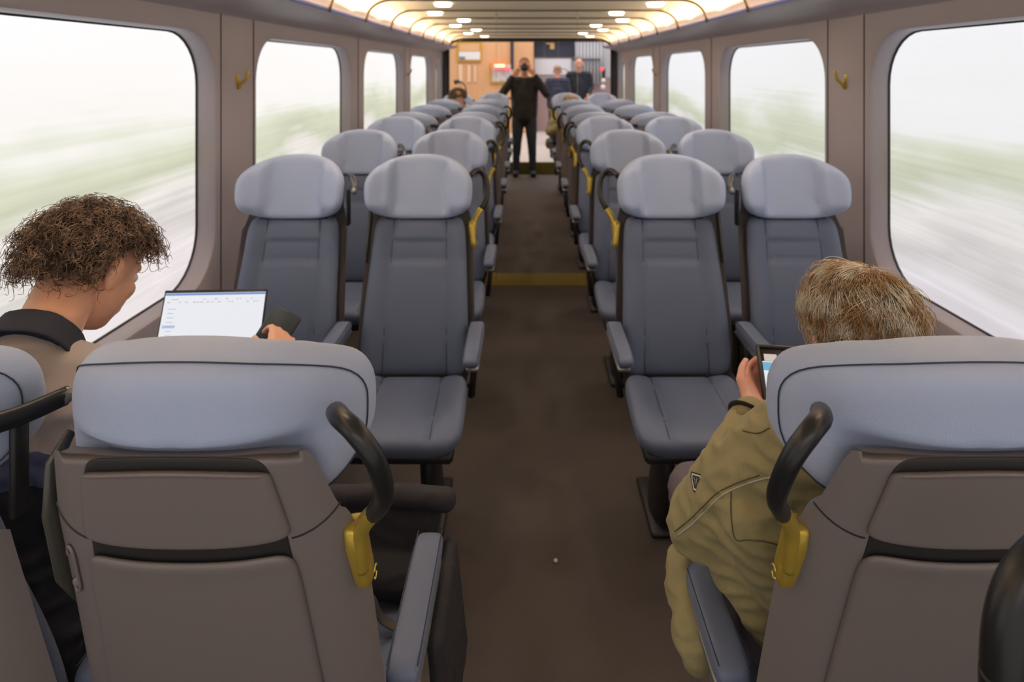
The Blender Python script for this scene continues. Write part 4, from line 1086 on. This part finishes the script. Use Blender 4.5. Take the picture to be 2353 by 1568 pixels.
# ---- photographer reflected in the mirror, built as a solid figure
def standing(name, x, y, z0, h, jacket, trouser, hairc, facing=-1, photo=False, shoes=None, label='', seed=1):
    """facing -1 looks toward the camera"""
    k = h/1.80; f = facing
    V = lambda a, b_, c: Vector((x+a*k, y+b_*k, z0+c*k))
    mb = MB(); HR = Rot(0 if f > 0 else PI, math.radians(6 if photo else 12)); HC = V(0, .03*f, 1.665)
    T = head_blob(mb, HC, HR)
    mb.limb([(V(0, 0, 1.44), .058), (V(0, .02*f, 1.58), .056)])
    mb.limb([(V(0, 0, 1.38), .08), (V(0, 0, 1.0), .11)])
    sh = {1: V(.20, 0, 1.43), -1: V(-.20, 0, 1.43)}
    if photo: el = {1: V(.335, .16*f, 1.24), -1: V(-.335, .16*f, 1.24)}; wr = {1: V(.150, .25*f, 1.535), -1: V(-.165, .25*f, 1.52)}
    else: el = {1: V(.26, -.02*f, 1.15), -1: V(-.26, -.02*f, 1.15)}; wr = {1: V(.20, .16*f, 1.02), -1: V(-.20, .16*f, 1.02)}
    for sg in (1, -1):
        mb.limb([(V(0, 0, 1.40), .05), (sh[sg], .044), (el[sg], .036), (wr[sg], .026)])
        mb.limb([(V(sg*.09, 0, .93), .08), (V(sg*.115, .02*f, .50), .055), (V(sg*.125, -.01*f, .09), .036), (V(sg*.13, .10*f, .04), .03)])
        if photo: hand_blob(mb, wr[sg], (-sg*.62, .12*f, .62), (0, -.6*f, .3), (0, -.2*f, .9) if sg > 0 else (0, .2*f, -.9), curl=.85)
        else: hand_blob(mb, wr[sg], (-sg*.3, .5*f, -.5), (-sg, 0, 0), (0, .8*f, .4), curl=.5)
    body = organic(mb, 'person', skin2, None, vox=.008, smooth=4)
    mb = MB()
    mb.limb([(V(0, 0, 1.42), .088), (V(0, 0, 1.20), .145), (V(0, 0, 1.0), .165), (V(0, 0, .92), .16)])
    for sg in (1, -1):
        mb.limb([(V(sg*.05, 0, 1.43), .075), (sh[sg], .072), (sh[sg].lerp(el[sg], .5), .066), (el[sg], .060), (el[sg].lerp(wr[sg], .9), .042)])
        mb.limb([(V(sg*.13, 0, 1.36), .085), (V(sg*.10, 0, 1.05), .10), (V(sg*.10, 0, .93), .10)])
    organic(mb, 'jacket', jacket, body, vox=.01, smooth=5, fold=.006, fsize=.09)
    mb = MB()
    for sg in (1, -1):
        mb.limb([(V(sg*.085, 0, .95), .105), (V(sg*.10, .0, .75), .095), (V(sg*.112, .02*f, .50), .070), (V(sg*.122, 0, .28), .058), (V(sg*.125, 0, .10), .055)])
    organic(mb, 'trousers', trouser, body, vox=.01, smooth=4, fold=.005, fsize=.07)
    for sg in (1, -1):
        mb = MB(); mb.limb([(V(sg*.128, -.04*f, .055), .05), (V(sg*.130, .06*f, .05), .048), (V(sg*.138, .15*f, .042), .04)])
        organic(mb, 'shoe', shoes or M['blackp'], body, vox=.01, smooth=3)
    mb = MB(); mb.ball(T(0, -.036, .048), (.080, .088, .078), R=HR, nu=18, nv=12)
    organic(mb, 'hair', hairc, body, vox=.007, smooth=3, fold=.003, fsize=.015)
    if photo:
        mb = MB(); mb.tube([V(0, .085*f, 1.46), V(0, .125*f, 1.30)], .004, n=6); 
        z = mb.build('zip', mat('zip_grey', srgb(84, 82, 76), .5), body)
    tag(body, label[:400], 'person'); return body, V, T
bj = mat('black_softshell', srgb(44, 40, 36), .75, bump=.3, bscale=200)
dj = mat('dark_denim', srgb(52, 58, 66), .8, bump=.3, bscale=300, var=.2, vscale=6)
gh = mat('ginger_short_hair', srgb(150, 104, 72), .7)
body, V, T = standing('person', (1205-VX)*9.9/F, 9.90, 0.0, 1.865, bj, dj, gh, -1, True, None, 'person in black jacket and dark jeans standing in the aisle, holding up a camera')
e = empty('camera', T(0, .17, -.015)); tag(e, 'mirror image of the black photo camera held up to the face of the standing photographer', 'camera')
mb = MB(); mb.box((0, .03, 0), (.120, .05, .080), bev=.012); mb.box((0, .03, .055), (.05, .045, .03), bev=.01); mb.build('camera_body', M['blackp'], e)
mb = MB(); mb.tube([(0, .01, -.005), (0, -.03, -.005), (0, -.09, -.005), (0, -.10, -.005)], [.036, .040, .042, .038], n=20); mb.build('lens', M['black'], e)
mb = MB(); mb.tube([(0, -.099, -.005), (0, -.102, -.005)], .031, n=20); mb.build('front_glass', mat('lens_glass', srgb(30, 34, 48), .05), e)
nv = mat('navy_coat', srgb(58, 62, 84), .8); dk = mat('dark_coat', srgb(40, 46, 58), .8)
tr = mat('dark_slacks', srgb(44, 46, 56), .8); gy = mat('grey_short_hair', srgb(176, 150, 136), .8); rd = mat('dark_short_hair', srgb(84, 62, 56), .8)
standing('person', (1281-VX)*12.6/F, 12.6, HZ, 1.56, nv, tr, gy, 1, False, None, 'shorter visitor in a navy top standing in the hall just right of the photographer', seed=3)[0]
standing('person', (1330-VX)*12.9/F, 12.9, HZ, 1.72, dk, tr, rd, -1, False, None, 'visitor in a long dark coat standing in the hall, farthest right', seed=4)[0]
